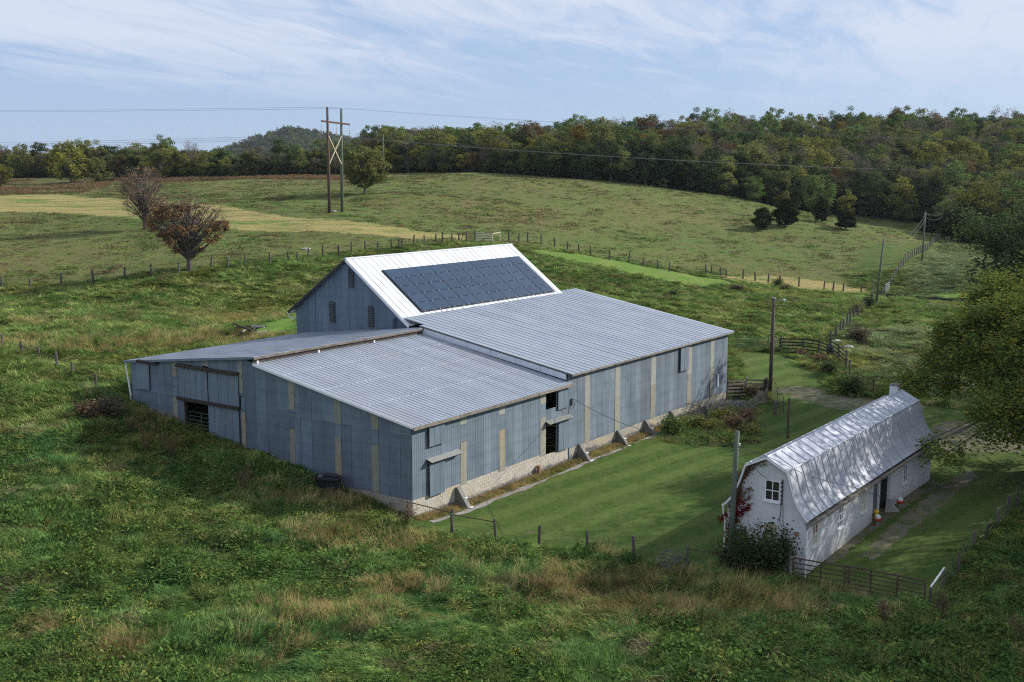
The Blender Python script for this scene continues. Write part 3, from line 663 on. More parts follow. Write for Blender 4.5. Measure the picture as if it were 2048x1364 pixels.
# buttresses
def buttress(parent,a,zt,out=1.35):
    mb=MB(); w_=.34
    mb.hexa([(a,-out,-.5),(a+w_,-out,-.5),(a+w_,.0,-.5),(a,.0,-.5),(a,-.14,zt),(a+w_,-.14,zt),(a+w_,.0,zt),(a,.0,zt)])
    o=mb.build('buttress',M['concd'],parent)
    mb=MB()
    for t in (.3,.62):
        y=-out+(out-.14)*t; z=-.5+(zt+.5)*t; mb.box(a+.1,a+w_+.08,y-.07,y+.0,z-.02,z+.03)
    mb.build('anchor_plate',M['trim'],o)
buttress(shed,4.0,1.12)

# ---- long shed (C)
lshed=empty('long_shed',(P0[0],P0[1],0),BROT)
tag(lshed,'long grey metal shed behind the lean-to, with pale vertical strips in its wall','barn')
CZ=lambda b: 6.28+.170*(b+.35)
strC=[(18.8,19.5),(23.0,23.75),(28.5,29.3),(34.7,35.5),(39.0,39.7)]
e=[16.82]+[v for s in strC for v in s]+[42.4]
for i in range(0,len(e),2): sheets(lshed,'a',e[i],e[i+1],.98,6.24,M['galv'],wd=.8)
for a0,a1 in strC:
    sheets(lshed,'a',a0,a1,3.6,6.24,M['fibre_up'],name='translucent_strip',wd=1,proud=.012); sheets(lshed,'a',a0,a1,.98,3.6,M['fibre'],name='translucent_strip',wd=1,proud=.02)
door('hatch_door','a',33.2,34.65,4.05,6.1,lshed,'upper hatch under the eave',boards=2,off=.16)
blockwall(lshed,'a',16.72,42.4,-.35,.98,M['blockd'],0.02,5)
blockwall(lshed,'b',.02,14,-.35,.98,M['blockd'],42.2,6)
mb=MB(); mb.box(16.72,16.8,-.03,.1,-.2,6.2); mb.build('corner_post',M['galv'],lshed)
sheets(lshed,'b',.05,16.1,.98,lambda b:CZ(b)-.06,M['galv'],wd=.9)
for o in [c for c in lshed.children if c.name.startswith('wall_sheet')][-18:]: o.location=(42.38,0,0)
mb=MB(); mb.quad((16.82,.05,5.3),(16.82,13.3,5.3),(16.82,13.3,8.5),(16.82,.05,6.24)); mb.build('end_wall',M['galv2'],lshed)
mb=MB(); mb.quad((16.82,16.2,0),(42.3,16.2,0),(42.3,16.2,8.9),(16.82,16.2,8.9)); mb.build('rear_wall',M['galv2'],lshed)
roofplane(lshed,16.55,17.21,-.35,6.28,13.3,CZ(13.3),M['roofC'],1,rib=.034,ribs=1,ribw=.05)
roofplane(lshed,17.21,42.95,-.35,6.28,16.1,CZ(16.1),M['roofC'],39,rib=.034,ribs=1,ribw=.05)
for i in range(6):
    b0=.1+i*2.15; mb=MB(); zz=lambda b:CZ(b)
    mb.hexa([(16.48,b0,zz(b0)-.50),(16.53,b0,zz(b0)-.50),(16.53,b0+2.12,zz(b0+2.12)-.50),(16.48,b0+2.12,zz(b0+2.12)-.50),(16.48,b0,zz(b0)-.07),(16.53,b0,zz(b0)-.07),(16.53,b0+2.12,zz(b0+2.12)-.07),(16.48,b0+2.12,zz(b0+2.12)-.07)])
    mb.build('white_fascia_board',M['fascia'],lshed)
mb=MB(); mb.bar((16.5,-.3,6.24),(16.5,13.2,8.55),.12,.05); mb.build('rake_trim',M['dwood'],lshed)
mb=MB(); mb.box(16.6,42.9,-.36,-.32,6.12,6.23); mb.build('eave_board',M['wood'],lshed)
mb=MB(); mb.bar((42.95,-.33,6.22),(42.95,16,CZ(16)-.06),.04,.12); mb.build('barge_board',M['trim'],lshed)
for a in (17.9,23.25,27.5,31.7): buttress(lshed,a,1.05)
mb=MB(); mb.tube([(16.95,-.12,4.5),(16.95,-.2,4.45)],.03); mb.box(16.9,17.05,-.14,-.04,4.0,4.5); mb.tube([(17.0,-.1,4.4),(17.2,-.2,4.1),(17.1,-.08,3.7)],.02)
mb.build('service_bracket',M['wire'],lshed)
mb=MB(); mb.box(40.35,40.55,-.1,-.03,1.7,2.8); mb.build('meter_conduit',M['fascia'],lshed)

# ---- gable barn
gbn=empty('gable_barn',(P0[0],P0[1],0),BROT)
tag(gbn,'tall gable-roofed barn with solar panels, rising behind the low sheds','barn')
GA=17.32; RB,RZ=21.25,13.27; EB,EZ=14.72,8.43; LB,LZ=27.85,8.66
wl=27.25
def gtop(b): return (RZ-.12-(RB-b)*(RZ-EZ)/(RB-EB)) if b<RB else (RZ-.12-(b-RB)*(RZ-LZ)/(LB-RB))
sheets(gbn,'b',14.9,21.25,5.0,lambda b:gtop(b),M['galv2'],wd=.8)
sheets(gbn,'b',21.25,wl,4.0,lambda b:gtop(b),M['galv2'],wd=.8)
for o in list(gbn.children): o.location=(GA,0,0)
mb=MB(); mb.box(GA+.1,39.3,wl-.1,wl,3.5,8.9); mb.box(39.2,39.3,15,wl,0,8.6); mb.poly([(39.3,15,8.6),(39.3,wl,8.6),(39.3,RB,RZ-.2)]); mb.build('rear_walls',M['galv2'],gbn)
for (b,z0,z1) in ((20.62,11.0,12.6),(22.8,8.05,9.65),(18.6,8.0,9.62)):
    lv=empty('louvre',(0,0,0)); lv.parent=gbn
    mb=MB(); mb.box(GA-.06,GA+.02,b-.02,b+.56,z0-.03,z1+.03); mb.build('louvre_frame',M['louvre'],lv)
    mb=MB(); n=12
    for i in range(n):
        z=z0+(z1-z0)*i/n; mb.hexa([(GA-.12,b,z),(GA-.06,b,z+.05),(GA-.06,b+.52,z+.05),(GA-.12,b+.52,z),(GA-.12,b,z+.02),(GA-.06,b,z+.07),(GA-.06,b+.52,z+.07),(GA-.12,b+.52,z+.02)])
    mb.build('louvre_slats',M['louvre2'],lv)['kind']='stuff'
roofplane(gbn,17.0,39.65,EB,EZ,RB,RZ,M['roofW'],32,rib=.035,ribs=1,ribw=.045)
roofplane(gbn,17.0,39.65,LB,LZ,RB,RZ,M['roofW'],32,rib=.035,ribs=1,ribw=.045)
mb=MB(); mb.box(17.0,39.65,RB-.12,RB+.12,RZ-.03,RZ+.05); mb.build('ridge_cap',M['roofW'],gbn)
mb=MB(); mb.bar((16.98,EB,EZ-.12),(16.98,RB,RZ-.12),.04,.16); mb.build('barge_board',M['trim'],gbn)
mb=MB(); mb.bar((16.98,LB,LZ-.12),(16.98,RB,RZ-.12),.04,.2); mb.build('barge_board',M['dwood'],gbn)
mb=MB(); mb.tube([(17.0,LB+.03,LZ-.15),(39.6,LB+.03,LZ-.15)],.08,8); mb.tube([(17.05,LB+.03,LZ-.2),(17.05,LB+.0,LZ-.45),(17.2,LB-.45,LZ-.75)],.05,8); mb.build('gutter',M['trim'],gbn)
mb=MB(); mb.bar((17.1,EB-.05,EZ+.02),(39.7,EB-.05,EZ+.02),.22,.06); mb.build('flashing',M['roofW'],gbn)

# solar array lying on that roof
arr=empty('solar_array',(P0[0],P0[1],0),BROT)
tag(arr,'array of dark blue solar panels on the bright barn roof','solar panels')
SL=math.hypot(RB-EB,RZ-EZ); db=(EB-RB)/SL; dz=(EZ-RZ)/SL; nb_,nz_=(EZ-RZ)/SL,-(EB-RB)/SL
def S(s,h): return (RB+db*s+nb_*h, RZ+dz*s+nz_*h)
pw,phh=1.845,.965
mb=MB()
def P3(x,s,h): q=S(s,h); return (x,q[0],q[1])
def slab(mb,x0,x1,s0,s1,h0,h1,m=0): mb.hexa([P3(x0,s1,h0),P3(x1,s1,h0),P3(x1,s0,h0),P3(x0,s0,h0),P3(x0,s1,h1),P3(x1,s1,h1),P3(x1,s0,h1),P3(x0,s0,h1)],m)
slab(mb,0,pw,0,phh,.10,.14); pm=mb.mesh('solar_panel',[M['solar']])
bm=bmesh.new(); bm.from_mesh(pm); bmesh.ops.recalc_face_normals(bm,faces=bm.faces); bm.to_mesh(pm); bm.free()
for i in range(10):
    for j in range(5):
        o=mobj('solar_panel',pm,None,arr)
        o.location=(19.68+i*1.887+(.02 if i>2 else 0)+(.03 if i>8 else 0),db*(1.9+j*1.018),dz*(1.9+j*1.018))
mb=MB()
for j in range(1,6):
    for i in range(10):
        for k in (.3,1.5):
            x=19.68+i*1.887+k; s=1.9+j*1.018-.016; slab(mb,x-.022,x+.022,s-.02,s+.02,.11,.155)
mb.build('panel_clamps',M['trim'],arr)['kind']='stuff'
mb=MB()
for j in range(6): slab(mb,19.6,38.62,1.9+j*1.018-.07,1.9+j*1.018+.02,.01,.09)
for i in range(11):  # black bars under the column gaps stand in for shade between panels
    x=19.68+i*1.887-(.03 if i else .06)+(.02 if i>2 else 0)+(.03 if i>8 else 0); slab(mb,x-.03,x+(.08 if i in (3,9) else .05),1.86,6.96,.012,.088)
mb.build('rails_and_gap_shade',M['black'],arr)['kind']='stuff'

# ============================================================ WHITE BUILDING
wb=empty('white_building',(W0[0],W0[1],0),WROT)
tag(wb,'long narrow white block building with a silver gambrel roof','outbuilding')
WL,WW=21.6,4.25
def wallgrid(parent,axis,xs,zb,ztop,holes,f0,f1,mat,name='wall'):
    """thick wall as prisms between breakpoints, with real openings"""
    xs=sorted(set(list(xs)+[h for q in holes for h in q[:2]])); mb=MB()
    for a,b in zip(xs[:-1],xs[1:]):
        cuts=sorted([(q[2],q[3]) for q in holes if q[0]<=a+1e-6 and q[1]>=b-1e-6]); z=zb
        segs=[]
        for c0,c1 in cuts: segs.append((z,c0,c0)); z=c1
        segs.append((z,ztop(a),ztop(b)))
        for z0,ta,tb in segs:
            if max(ta,tb)-z0<.01: continue
            if axis=='a': P=[(a,f0,z0),(b,f0,z0),(b,f1,z0),(a,f1,z0),(a,f0,ta),(b,f0,tb),(b,f1,tb),(a,f1,ta)]
            else: P=[(f0,a,z0),(f0,b,z0),(f1,b,z0),(f1,a,z0),(f0,a,ta),(f0,b,tb),(f1,b,tb),(f1,a,ta)]
            mb.hexa(P)
    return mb.build(name,mat,parent)
prof=[(-.22,2.92),(-.03,3.08),(.28,3.48),(.50,3.86),(.67,4.35),(.84,4.92),(.98,5.26),(2.10,5.84),(3.22,5.28),(3.54,4.32),(3.92,3.50),(4.22,3.14),(4.42,2.98)]
pb=[p[0] for p in prof]; pz=[p[1] for p in prof]
wt=lambda b: float(np.interp(b,pb,pz))-.07
holeG=[(1.42,2.23,3.55,4.62),(1.46,2.27,1.30,2.42)]
wallgrid(wb,'b',[0,.28,.5,.67,.84,.98,2.1,3.22,3.54,3.92,4.25],-.5,wt,holeG,0,.18,M['white'])
holeR=[(.92,1.72,1.22,2.35),(4.55,5.38,1.22,2.36),(8.25,9.1,1.2,2.40),(10.25,13.3,-.5,2.36),(15.85,16.65,1.15,2.3)]
wallgrid(wb,'a',[0.18,21.42],-.5,lambda a:2.72,holeR,0,.18,M['white'])
wallgrid(wb,'a',[0.18,21.42],-.5,lambda a:2.72,[],WW-.18,WW,M['white'])
wallgrid(wb,'b',[0,.28,.5,.67,.84,.98,2.1,3.22,3.54,3.92,4.25],-.5,wt,[],WL-.18,WL,M['white'])
mb=MB(); mb.box(.2,WL-.2,.2,WW-.2,2.66,2.75); mb.build('loft_floor',M['interior'],wb)
mb=MB(); mb.box(10.1,10.22,.2,WW-.2,-.2,2.6); mb.box(13.3,13.42,.2,WW-.2,-.2,2.6); mb.box(10.2,13.3,1.9,2.0,-.2,2.6); mb.build('inner_walls',M['interior'],wb)
mb=MB(); mb.box(10.2,13.3,0,2,-.35,-.02); mb.build('door_slab',M['conc'],wb)
def window(parent,axis,x0,x1,z0,z1,nx_=2,nz_=2,pmats=('glass',),label=None,sill=True):
    r=empty('window'); r.parent=parent
    if label: r['label']=label
    def bx_(mb,xa,xb,y0,y1,za,zb):
        if axis=='a': mb.box(xa,xb,y0,y1,za,zb)
        else: mb.box(y0,y1,xa,xb,za,zb)
    mb=MB(); t=.055
    bx_(mb,x0,x0+t,-.015,.08,z0,z1); bx_(mb,x1-t,x1,-.015,.08,z0,z1); bx_(mb,x0+t,x1-t,-.015,.08,z0,z0+t); bx_(mb,x0+t,x1-t,-.015,.08,z1-t,z1)
    for i in range(1,nx_): x=x0+(x1-x0)*i/nx_; bx_(mb,x-.022,x+.022,-.005,.07,z0+t,z1-t)
    for i in range(1,nz_):
        z=z0+(z1-z0)*i/nz_
        for k in range(nx_):
            bx_(mb,x0+(x1-x0)*k/nx_+(.022 if k else t),x0+(x1-x0)*(k+1)/nx_-(.022 if k<nx_-1 else t),-.003,.068,z-.022,z+.022)
    mb.build('window_frame',M['trim'],r)
    k=0
    for i in range(nx_):
        for j in range(nz_):
            mb=MB(); bx_(mb,x0+(x1-x0)*i/nx_+.02,x0+(x1-x0)*(i+1)/nx_-.02,.035,.045,z0+(z1-z0)*j/nz_+.02,z0+(z1-z0)*(j+1)/nz_-.02)
            mb.build('pane',M[pmats[(j if len(pmats)==nz_ else k)%len(pmats)]],r); k+=1
    if sill:
        mb=MB(); bx_(mb,x0-.06,x1+.06,-.09,.0,z0-.09,z0-.01); mb.build('window_sill',M['trim'],r)
window(wb,'b',1.42,2.23,3.55,4.62,label='dark upper gable window')
window(wb,'b',1.46,2.27,1.30,2.42,pmats=('cream',),label='lower gable window with cream blind')
window(wb,'a',.92,1.72,1.22,2.35,2,2,('cream','rustboard'),label='side window with rusty upper board')
window(wb,'a',4.55,5.38,1.22,2.36,3,3)
window(wb,'a',8.25,9.1,1.2,2.40,2,3,('cream',),label='side window with pale blind')
window(wb,'a',15.85,16.65,1.15,2.3,2,2)
# doorway trim, open door leaf
mb=MB(); mb.box(10.18,13.36,-.03,-.002,2.36,2.56); mb.build('door_lintel',M['trim'],wb)
mb=MB(); mb.box(11.9,13.2,.5,.56,-.05,2.3); mb.build('door_leaf',M['conc'],wb,)
mb=MB(); mb.box(12.25,12.37,.3,.42,-.05,2.4); mb.build('door_post',M['trim'],wb)
mb=MB(); mb.hexa([(12.3,-.9,-.2),(13.25,-.9,-.2),(13.25,-.02,-.2),(12.3,-.02,-.2),(13.0,-.85,.05),(13.25,-.85,.05),(13.25,-.02,.75),(12.6,-.02,.75)]); mb.build('ramp_wall',M['conc'],wb)
# gambrel roof panels, standing seams, flared eaves
npan=25; pwid=(WL+.5)/npan
def gpanel(segs,name):
    mb=MB()
    for (b0,z0),(b1,z1) in zip(segs[:-1],segs[1:]):
        dl=math.hypot(b1-b0,z1-z0); nb=-(z1-z0)/dl; nz=(b1-b0)/dl
        if nz<0: nb,nz=-nb,-nz
        def P(x,e,h): return (x,e[0]+nb*h,e[1]+nz*h)
        for x0,x1,h0,h1 in ((.004,pwid-.004,-.05,0),(.005,.035,-.001,.042)):
            mb.hexa([P(x0,(b0,z0),h0),P(x1,(b0,z0),h0),P(x1,(b1,z1),h0),P(x0,(b1,z1),h0),P(x0,(b0,z0),h1),P(x1,(b0,z0),h1),P(x1,(b1,z1),h1),P(x0,(b1,z1),h1)])
    return mb
for segs,mm in ((prof[6:8],'roofS'),(prof[0:7],'roofS2'),(prof[7:9],'roofS'),(prof[8:13],'roofS2')):
    me=None
    for i in range(npan):
        if me is None: o=gpanel(segs,'roof_panel').build('roof_panel',M[mm],wb); me=o.data
        else: o=mobj('roof_panel',me,None,wb)
        o.location=(-.28+i*pwid,0,random.uniform(-.008,.008))
for b0,z0,b1,z1 in ((.98,5.26,0,0),(2.1,5.84,0,0),(3.22,5.28,0,0)):
    mb=MB(); mb.tube([(-.28,b0,z0+.0),(WL+.22,b0,z0+.0)],.05,6); mb.build('roof_cap',M['roofS'],wb)
mb=MB()
for p,q in zip(prof[:-1],prof[1:]): mb.bar((-.28,p[0],p[1]-.05),(-.28,q[0],q[1]-.05),.05,.09)
mb.build('barge_board',M['trim'],wb)
mb=MB(); mb.box(-.2,WL+.1,-.40,-.30,2.66,2.78); mb.box(-.2,WL+.1,-.30,-.02,2.68,2.73); mb.build('gutter',M['wood'],wb)
mb=MB(); mb.tube([(.05,-.36,2.66),(.02,-.25,2.5),(-.04,-.1,2.3),(-.04,-.06,-.1)],.045,8); mb.build('downpipe',M['trim'],wb)
mb=MB(); mb.tube([(-.2,4.46,2.92),(WL,4.46,2.92)],.05,8); mb.tube([(-.1,4.46,2.9),(-.12,4.42,2.5),(-.1,4.33,2.2),(-.1,4.33,.3)],.045,8); mb.build('gutter',M['trim'],wb)
mb=MB(); mb.box(21.68,22.2,2.4,2.92,-.3,6.05); ch_=mb.build('chimney',M['white'],wb)
mb=MB(); mb.box(21.64,22.24,2.36,2.96,6.05,6.15); mb.box(21.8,22.1,2.52,2.82,6.15,6.18); mb.build('chimney_cap',M['conc'],ch_)
mb=MB(); mb.box(-.08,-.0,.35,.58,2.0,2.18); mb.build('outside_lamp_box',M['rustboard'],wb)
# insulator rack beside the upper window
rk=empty('insulator_rack'); rk.parent=wb
mb=MB(); mb.bar((-.05,1.28,3.45),(-.05,1.28,4.75),.05,.04,up=(1,0,0)); mb.build('rack_bar',M['black'],rk)
for i in range(6):
    mb=MB(); z=3.5+i*.22; mb.tube([(-.06,1.28,z),(-.16,1.28,z)],[.055,.045],8); mb.build('insulator',M['black'],rk)
mb=MB(); mb.tube([(-.03,1.33,3.4),(-.03,1.35,2.9),(-.05,1.4,2.55)],.018,5); mb.tube([(-.03,1.22,3.4),(-.04,1.2,2.6),(-.03,1.15,2.4),(-.03,1.3,2.3)],.014,5); mb.build('hanging_cables',M['grey_post'],rk)

# ============================================================ FENCES, GATES, POLES
def zoom(o,s,pts): return [(o[0]+x/s,o[1]+y/s) for x,y in pts]
_pm={}
def postmesh(r,h,mat,seed,n=7):
    k=(round(r,3),round(h,2),mat,seed)
    if k not in _pm:
        rr=random.Random(seed); mb=MB(); a=rr.uniform(-.05,.05); b=rr.uniform(-.04,.04)
        mb.tube([(0,0,-.4),(0,0,0),(a*.5,b*.5,h*.5),(a,b,h-.03),(a,b,h)],[r*1.05,r*1.05,r,r*.92,r*.75],n)
        me=mb.mesh('post',M[mat],False); _pm[k]=me
    return _pm[k]
def fence(name,label,pts,h=1.25,r=.075,mat='grey_post',wires=(.35,.65,.95,1.15),wr=.007,wmat='wire',cat='fence',lean=.05,world=False,rails=None,mesh_net=False,group=None):
    P=[np.array(p) if world else at(*p) for p in pts]
    P=[np.array([p[0],p[1],H1(p[0],p[1])]) for p in P]
    root=empty(name,tuple(P[0])); tag(root,label,cat,group)
    T=[]
    for i,p in enumerate(P):
        hh=h*random.uniform(.88,1.12); o=mobj('post',postmesh(r,round(hh,1),mat,i%4),None,root)
        o.location=tuple(p-P[0]); o.rotation_euler=(random.uniform(-lean,lean),random.uniform(-lean,lean),random.uniform(0,6)); T.append(p-P[0])
    for z in wires:
        mb=MB()
        for a,b in zip(T[:-1],T[1:]):
            mid=(a+b)/2; mb.tube([(a[0],a[1],a[2]+z),(mid[0],mid[1],mid[2]+z-.03),(b[0],b[1],b[2]+z)],wr,4,cap=False)
        mb.build('wire',M[wmat],root)
    if mesh_net:
        mb=MB()
        for a,b in zip(T[:-1],T[1:]):
            d=np.linalg.norm(b-a); n=int(d/.3)
            for k in range(n):
                q=a+(b-a)*k/n; mb.tube([(q[0],q[1],q[2]+.1),(q[0],q[1],q[2]+.95)],.004,3,cap=False)
        mb.build('wire_mesh',M[wmat],root)['kind']='stuff'
    for (i,z,w_,hh,m_) in (rails or []):
        a,b=T[i],T[i+1]; mb=MB(); mb.bar((a[0],a[1],a[2]+z),(b[0],b[1],b[2]+z),w_,hh); mb.build('rail',M[m_],root)
    return root
def gate(name,label,p,q,h=1.15,bars=5,mat='pipegrey',uprights=3,r=.022,z0=.15,world=False,group=None):
    a=np.array(p) if world else at(*p); b=np.array(q) if world else at(*q)
    a=np.array([a[0],a[1],H1(a[0],a[1])]); b=np.array([b[0],b[1],H1(b[0],b[1])])
    root=empty(name,tuple(a)); tag(root,label,'gate',group)
    d=b-a
    def Q(t,z): return (d[0]*t,d[1]*t,d[2]*t+z)
    for k in range(bars):
        z=z0+(h-z0)*k/(bars-1); mb=MB(); mb.tube([Q(0,z),Q(1,z)],r*(1.3 if k in (0,bars-1) else 1),6); mb.build('gate_bar',M[mat],root)
    for k in range(uprights+2):
        t=k/(uprights+1); mb=MB(); mb.tube([Q(t,z0),Q(t,h)],r*1.25,6); mb.build('gate_upright',M[mat],root)
    return root
def boards(name,label,pts,h=1.3,rows=4,mat='tarwood',post='tarwood',bw=.14,world=False,pr=.09):
    P=[np.array(p) if world else at(*p) for p in pts]; P=[np.array([p[0],p[1],H1(p[0],p[1])]) for p in P]
    root=empty(name,tuple(P[0])); tag(root,label,'fence'); T=[p-P[0] for p in P]
    for i,p in enumerate(T):
        o=mobj('post',postmesh(pr,round(h*random.uniform(1.02,1.2),1),post,i%4),None,root); o.location=tuple(p)
    for a,b in zip(T[:-1],T[1:]):
        for k in range(rows):
            z=.25+(h-.3)*k/(rows-1); mb=MB(); j1,j2=random.uniform(-.03,.03),random.uniform(-.03,.03)
            dd=(b-a)/np.linalg.norm(b-a); nrm=np.array([dd[1],-dd[0],0])*(pr+.02)
            mb.bar(tuple(a+nrm+np.array([0,0,z+j1])),tuple(b+nrm+np.array([0,0,z+j2])),.035,bw); mb.build('board',M[mat],root)
    return root
z1=lambda pts: zoom((0,180),2.926,pts); z2=lambda pts: zoom((650,180),2.926,pts); z3=lambda pts: zoom((1348,180),2.926,pts)
fence('wire_fence','old wire fence crossing below the red-leaved tree on the left',z1([(12,1160),(180,1165),(362,1150),(547,1130),(728,1110),(888,1092),(1045,1080),(1237,1045),(1335,1040),(1437,1022)]),h=1.55,r=.12,mesh_net=True,wires=(.3,.6,.9,1.1))
gate('pipe_gate','rusty pipe gate in the fence right of the red-leaved tree',*z1([(1450,1020),(1570,1018)]),mat='rust',bars=4,h=1.1)
fence('wire_fence','short wire fence with close, uneven posts left of the barn gable',z1([(1580,1018),(1685,1000),(1742,1005),(1803,985),(1887,978),(1982,972)]+[])+z2([(80,970),(155,952),(237,942),(310,945),(390,932),(433,925),(452,920),(518,912),(582,905),(648,903),(685,895),(742,897),(783,893),(827,888),(878,880)]),h=1.55,r=.12,wires=(.4,.8,1.1))
gate('pipe_gate','grey pipe gate with a pale timber post, above the gable barn ridge',*z2([(885,888),(975,890)]),h=1.4,bars=6)
fence('timber_brace','short pale timber brace beside the grey gate above the barn ridge',z2([(980,893),(1022,886)]),h=1.5,r=.1,mat='pale',wires=(),rails=[(0,1.42,.12,.12,'pale')])
fence('wire_fence','wire fence running right behind the barn roof along the green strip',z2([(1075,888),(1135,890),(1187,892),(1267,902),(1345,920),(1420,942),(1487,952),(1555,970),(1665,990),(1778,1012),(1865,1032),(1945,1048),(2015,1062)]),h=1.6,r=.13,wires=(.4,.8,1.15))
gate('pipe_gate','dark double pipe gate in the fence beyond the long shed roof',*z3([(22,1070),(182,1075)]),mat='dwood',h=1.2,uprights=2)
fence('wire_fence','wire fence beside the tan mown strip, right of the dark gate',z3([(187,1078),(218,1082),(273,1085),(305,1097),(403,1105),(475,1117),(550,1130),(618,1132),(730,1150),(877,1167),(930,1174),(990,1182),(1095,1190),(1190,1205)]),h=1.5,r=.13,wires=(.4,.8,1.15))
dg=[at(1763+(1885-1763)*t,592+(475-592)*t)[:2] for t in (0,1)]
n=30; dpts=[(dg[0][0]+(dg[1][0]-dg[0][0])*k/n,dg[0][1]+(dg[1][1]-dg[0][1])*k/n,0) for k in range(n+1)]
fence('post_fence','long straight fence of close posts climbing to the dark cedars on the right',dpts,h=1.5,r=.11,wires=(.4,.8,1.2),world=True,wr=.012)
gate('pipe_gate','pale green pipe gate at the foot of the climbing post fence',(1770,590),(1779,584),mat='pipegrey',h=1.6,bars=6)
c2=lambda pts: zoom((1600,560),4.011,pts)
fence('wire_fence','overgrown fence running down from the leaning pole to the corral',c2([(575,192),(535,218),(500,262),(465,300),(430,318),(400,350),(377,368),(343,410),(320,428),(281,465),(243,505)]),h=1.55,r=.12,wires=(.4,.8,1.1))
cz=lambda pts: zoom((1380,620),5.683,pts)
gate('pipe_gate','green pipe gate beyond the far end of the long shed',*cz([(520,455),(1010,458)]),mat='pipegreen',h=1.35,bars=6,uprights=3,r=.028)
boards('board_fence','black board fence bending towards the water tank of the corral',cz([(500,448),]*1+[(1025,460),(1285,468),(1460,492),(1565,535)])[1:],rows=4,h=1.35)
boards('board_fence','dark board fence dropping in front of the white concrete slab',cz([(1590,500),(1690,560),(1770,640)]),rows=4,h=1.5)
boards('log_posts','pair of tall weathered posts where the corral fence meets the pipe fence',cz([(1775,700),(1815,790)]),rows=2,mat='grey_post',post='grey_post',h=1.7)
f5=gate('pipe_fence','rusty pipe fence panel behind the white building chimney',*c2([(420,860),(585,925)]),mat='rust',h=1.4,bars=6,uprights=3,r=.028)
f5['category']='fence'
f6=gate('pipe_fence','rusty pipe fence panel going on under the locust branches',*c2([(590,925),(915,945)]),mat='rust',h=1.35,bars=4,uprights=3,r=.028); f6['category']='fence'
boards('corral_fence','wooden corral fence overgrown with brown creeper at the shed end',cz([(418,1000),(640,985),(860,985)]),rows=5,h=1.55,mat='wood',post='wood')
boards('wooden_gate','leaning grey wooden gate standing in the weeds near the tall pole',cz([(610,1210),(780,1090),(860,1060)]),rows=5,h=1.15,mat='wood',post='wood',bw=.12)
gate('pipe_gate','rusty pipe gate standing open by the tall lamp pole',*cz([(930,950),(1060,1180)]),mat='rust',h=1.45,bars=6,uprights=1)
s7=lambda pts: zoom((1100,560),3.41,pts)
gate('pipe_gate','rusty tube gate leaning on the last buttress',*s7([(908,925),(1055,960)]),mat='rust',h=1.1,bars=5,uprights=1)
gate('pipe_gate','second rusty tube gate raised behind the leaning one',*s7([(915,850),(1015,830)]),mat='rust',h=.9,bars=4,uprights=1)
def post(label,px,py,h,r,mat,cat='post',name='wooden_post'):
    p=at(px,py); mb=MB(); mb.tube([(0,0,-.5),(0,0,h*.5),(.02,.01,h-.04),(.02,.01,h)],[r*1.08,r,r*.96,r*.8],10)
    o=mb.build(name,M[mat],None,loc=(p[0],p[1],H1(p[0],p[1])),smooth=False); tag(o,label,cat); return o
post('thick grey post in the weeds beside the leaning tube gate',1412,849,1.35,.16,'grey_post')
post('stubby dark post in front of the open rusty gate',1550,829,1.15,.16,'grey_post')
post('dark square gatepost behind the tall lamp pole',1531,795,1.7,.2,'dwood')
post('short leaning dark post on the lawn right of the gates',1575,876,3.15,.09,'polebrown','pole','short_pole')
# yard fence in front of the lawn
yf=fence('yard_fence','low fence of grey posts along the near edge of the lawn',[(905,1064),(991,1080),(1078,1092),(1175,1104),(1268,1120),(1376,1136),(1475,1151)],h=1.2,r=.085,wires=(.4,.8),rails=[(0,1.02,.04,.05,'rust'),(5,1.0,.05,.05,'rust')],mat='grey_post')
pp=np.array([*bar(-.5,-.1),0]); p9=at(905,1064)
fence('rail_fence','rusty rail from the barn corner to the first lawn fence post',[tuple(pp),(p9[0]-.05,p9[1]+.1,0)],h=1.25,r=.08,wires=(),rails=[(0,1.1,.04,.05,'rust')],world=True,cat='fence')
g1a=at(1585,1160); g1b=at(1697,1180); g2a=at(1688,1180); g2b=at(1848,1214)
gate('pipe_gate','rusty tube gate starting at the corner of the white building',tuple(g1a),tuple(g1b),mat='rust',h=1.15,bars=5,uprights=1,r=.03,world=True)
gate('pipe_gate','longer rusty tube gate ending at the stout grey corner post',tuple(g2a),tuple(g2b),mat='rust',h=1.2,bars=6,uprights=2,r=.03,world=True)
post('square stone-coloured gatepost at the corner of the white building',1581,1158,1.2,.15,'conc',name='gatepost')
rf=lambda pts: zoom((1300,980),2.738,pts)
fence('wire_fence','wire fence climbing the right edge between yard and rough grass',rf([(1530,655),(1605,545),(1687,462),(1770,335),(1838,295),(1902,212),(1958,145),(2012,95)]),h=1.25,r=.07,wires=(.3,.6,.9,1.1),rails=[(0,1.1,.05,.09,'trim')],mesh_net=True)
fence('old_fence','low fence with sagging rails left of the shed corner',zoom((0,640),3.41,[(15,190),(150,238),(272,275),(390,325),(492,385),(655,478),(760,640)]),h=1.15,r=.10,wires=(.7,),wr=.02,wmat='dwood')
post('leaning pale steel post beside the lower right utility pole',1745,607,3.4,.06,'pipegrey','post','steel_post')

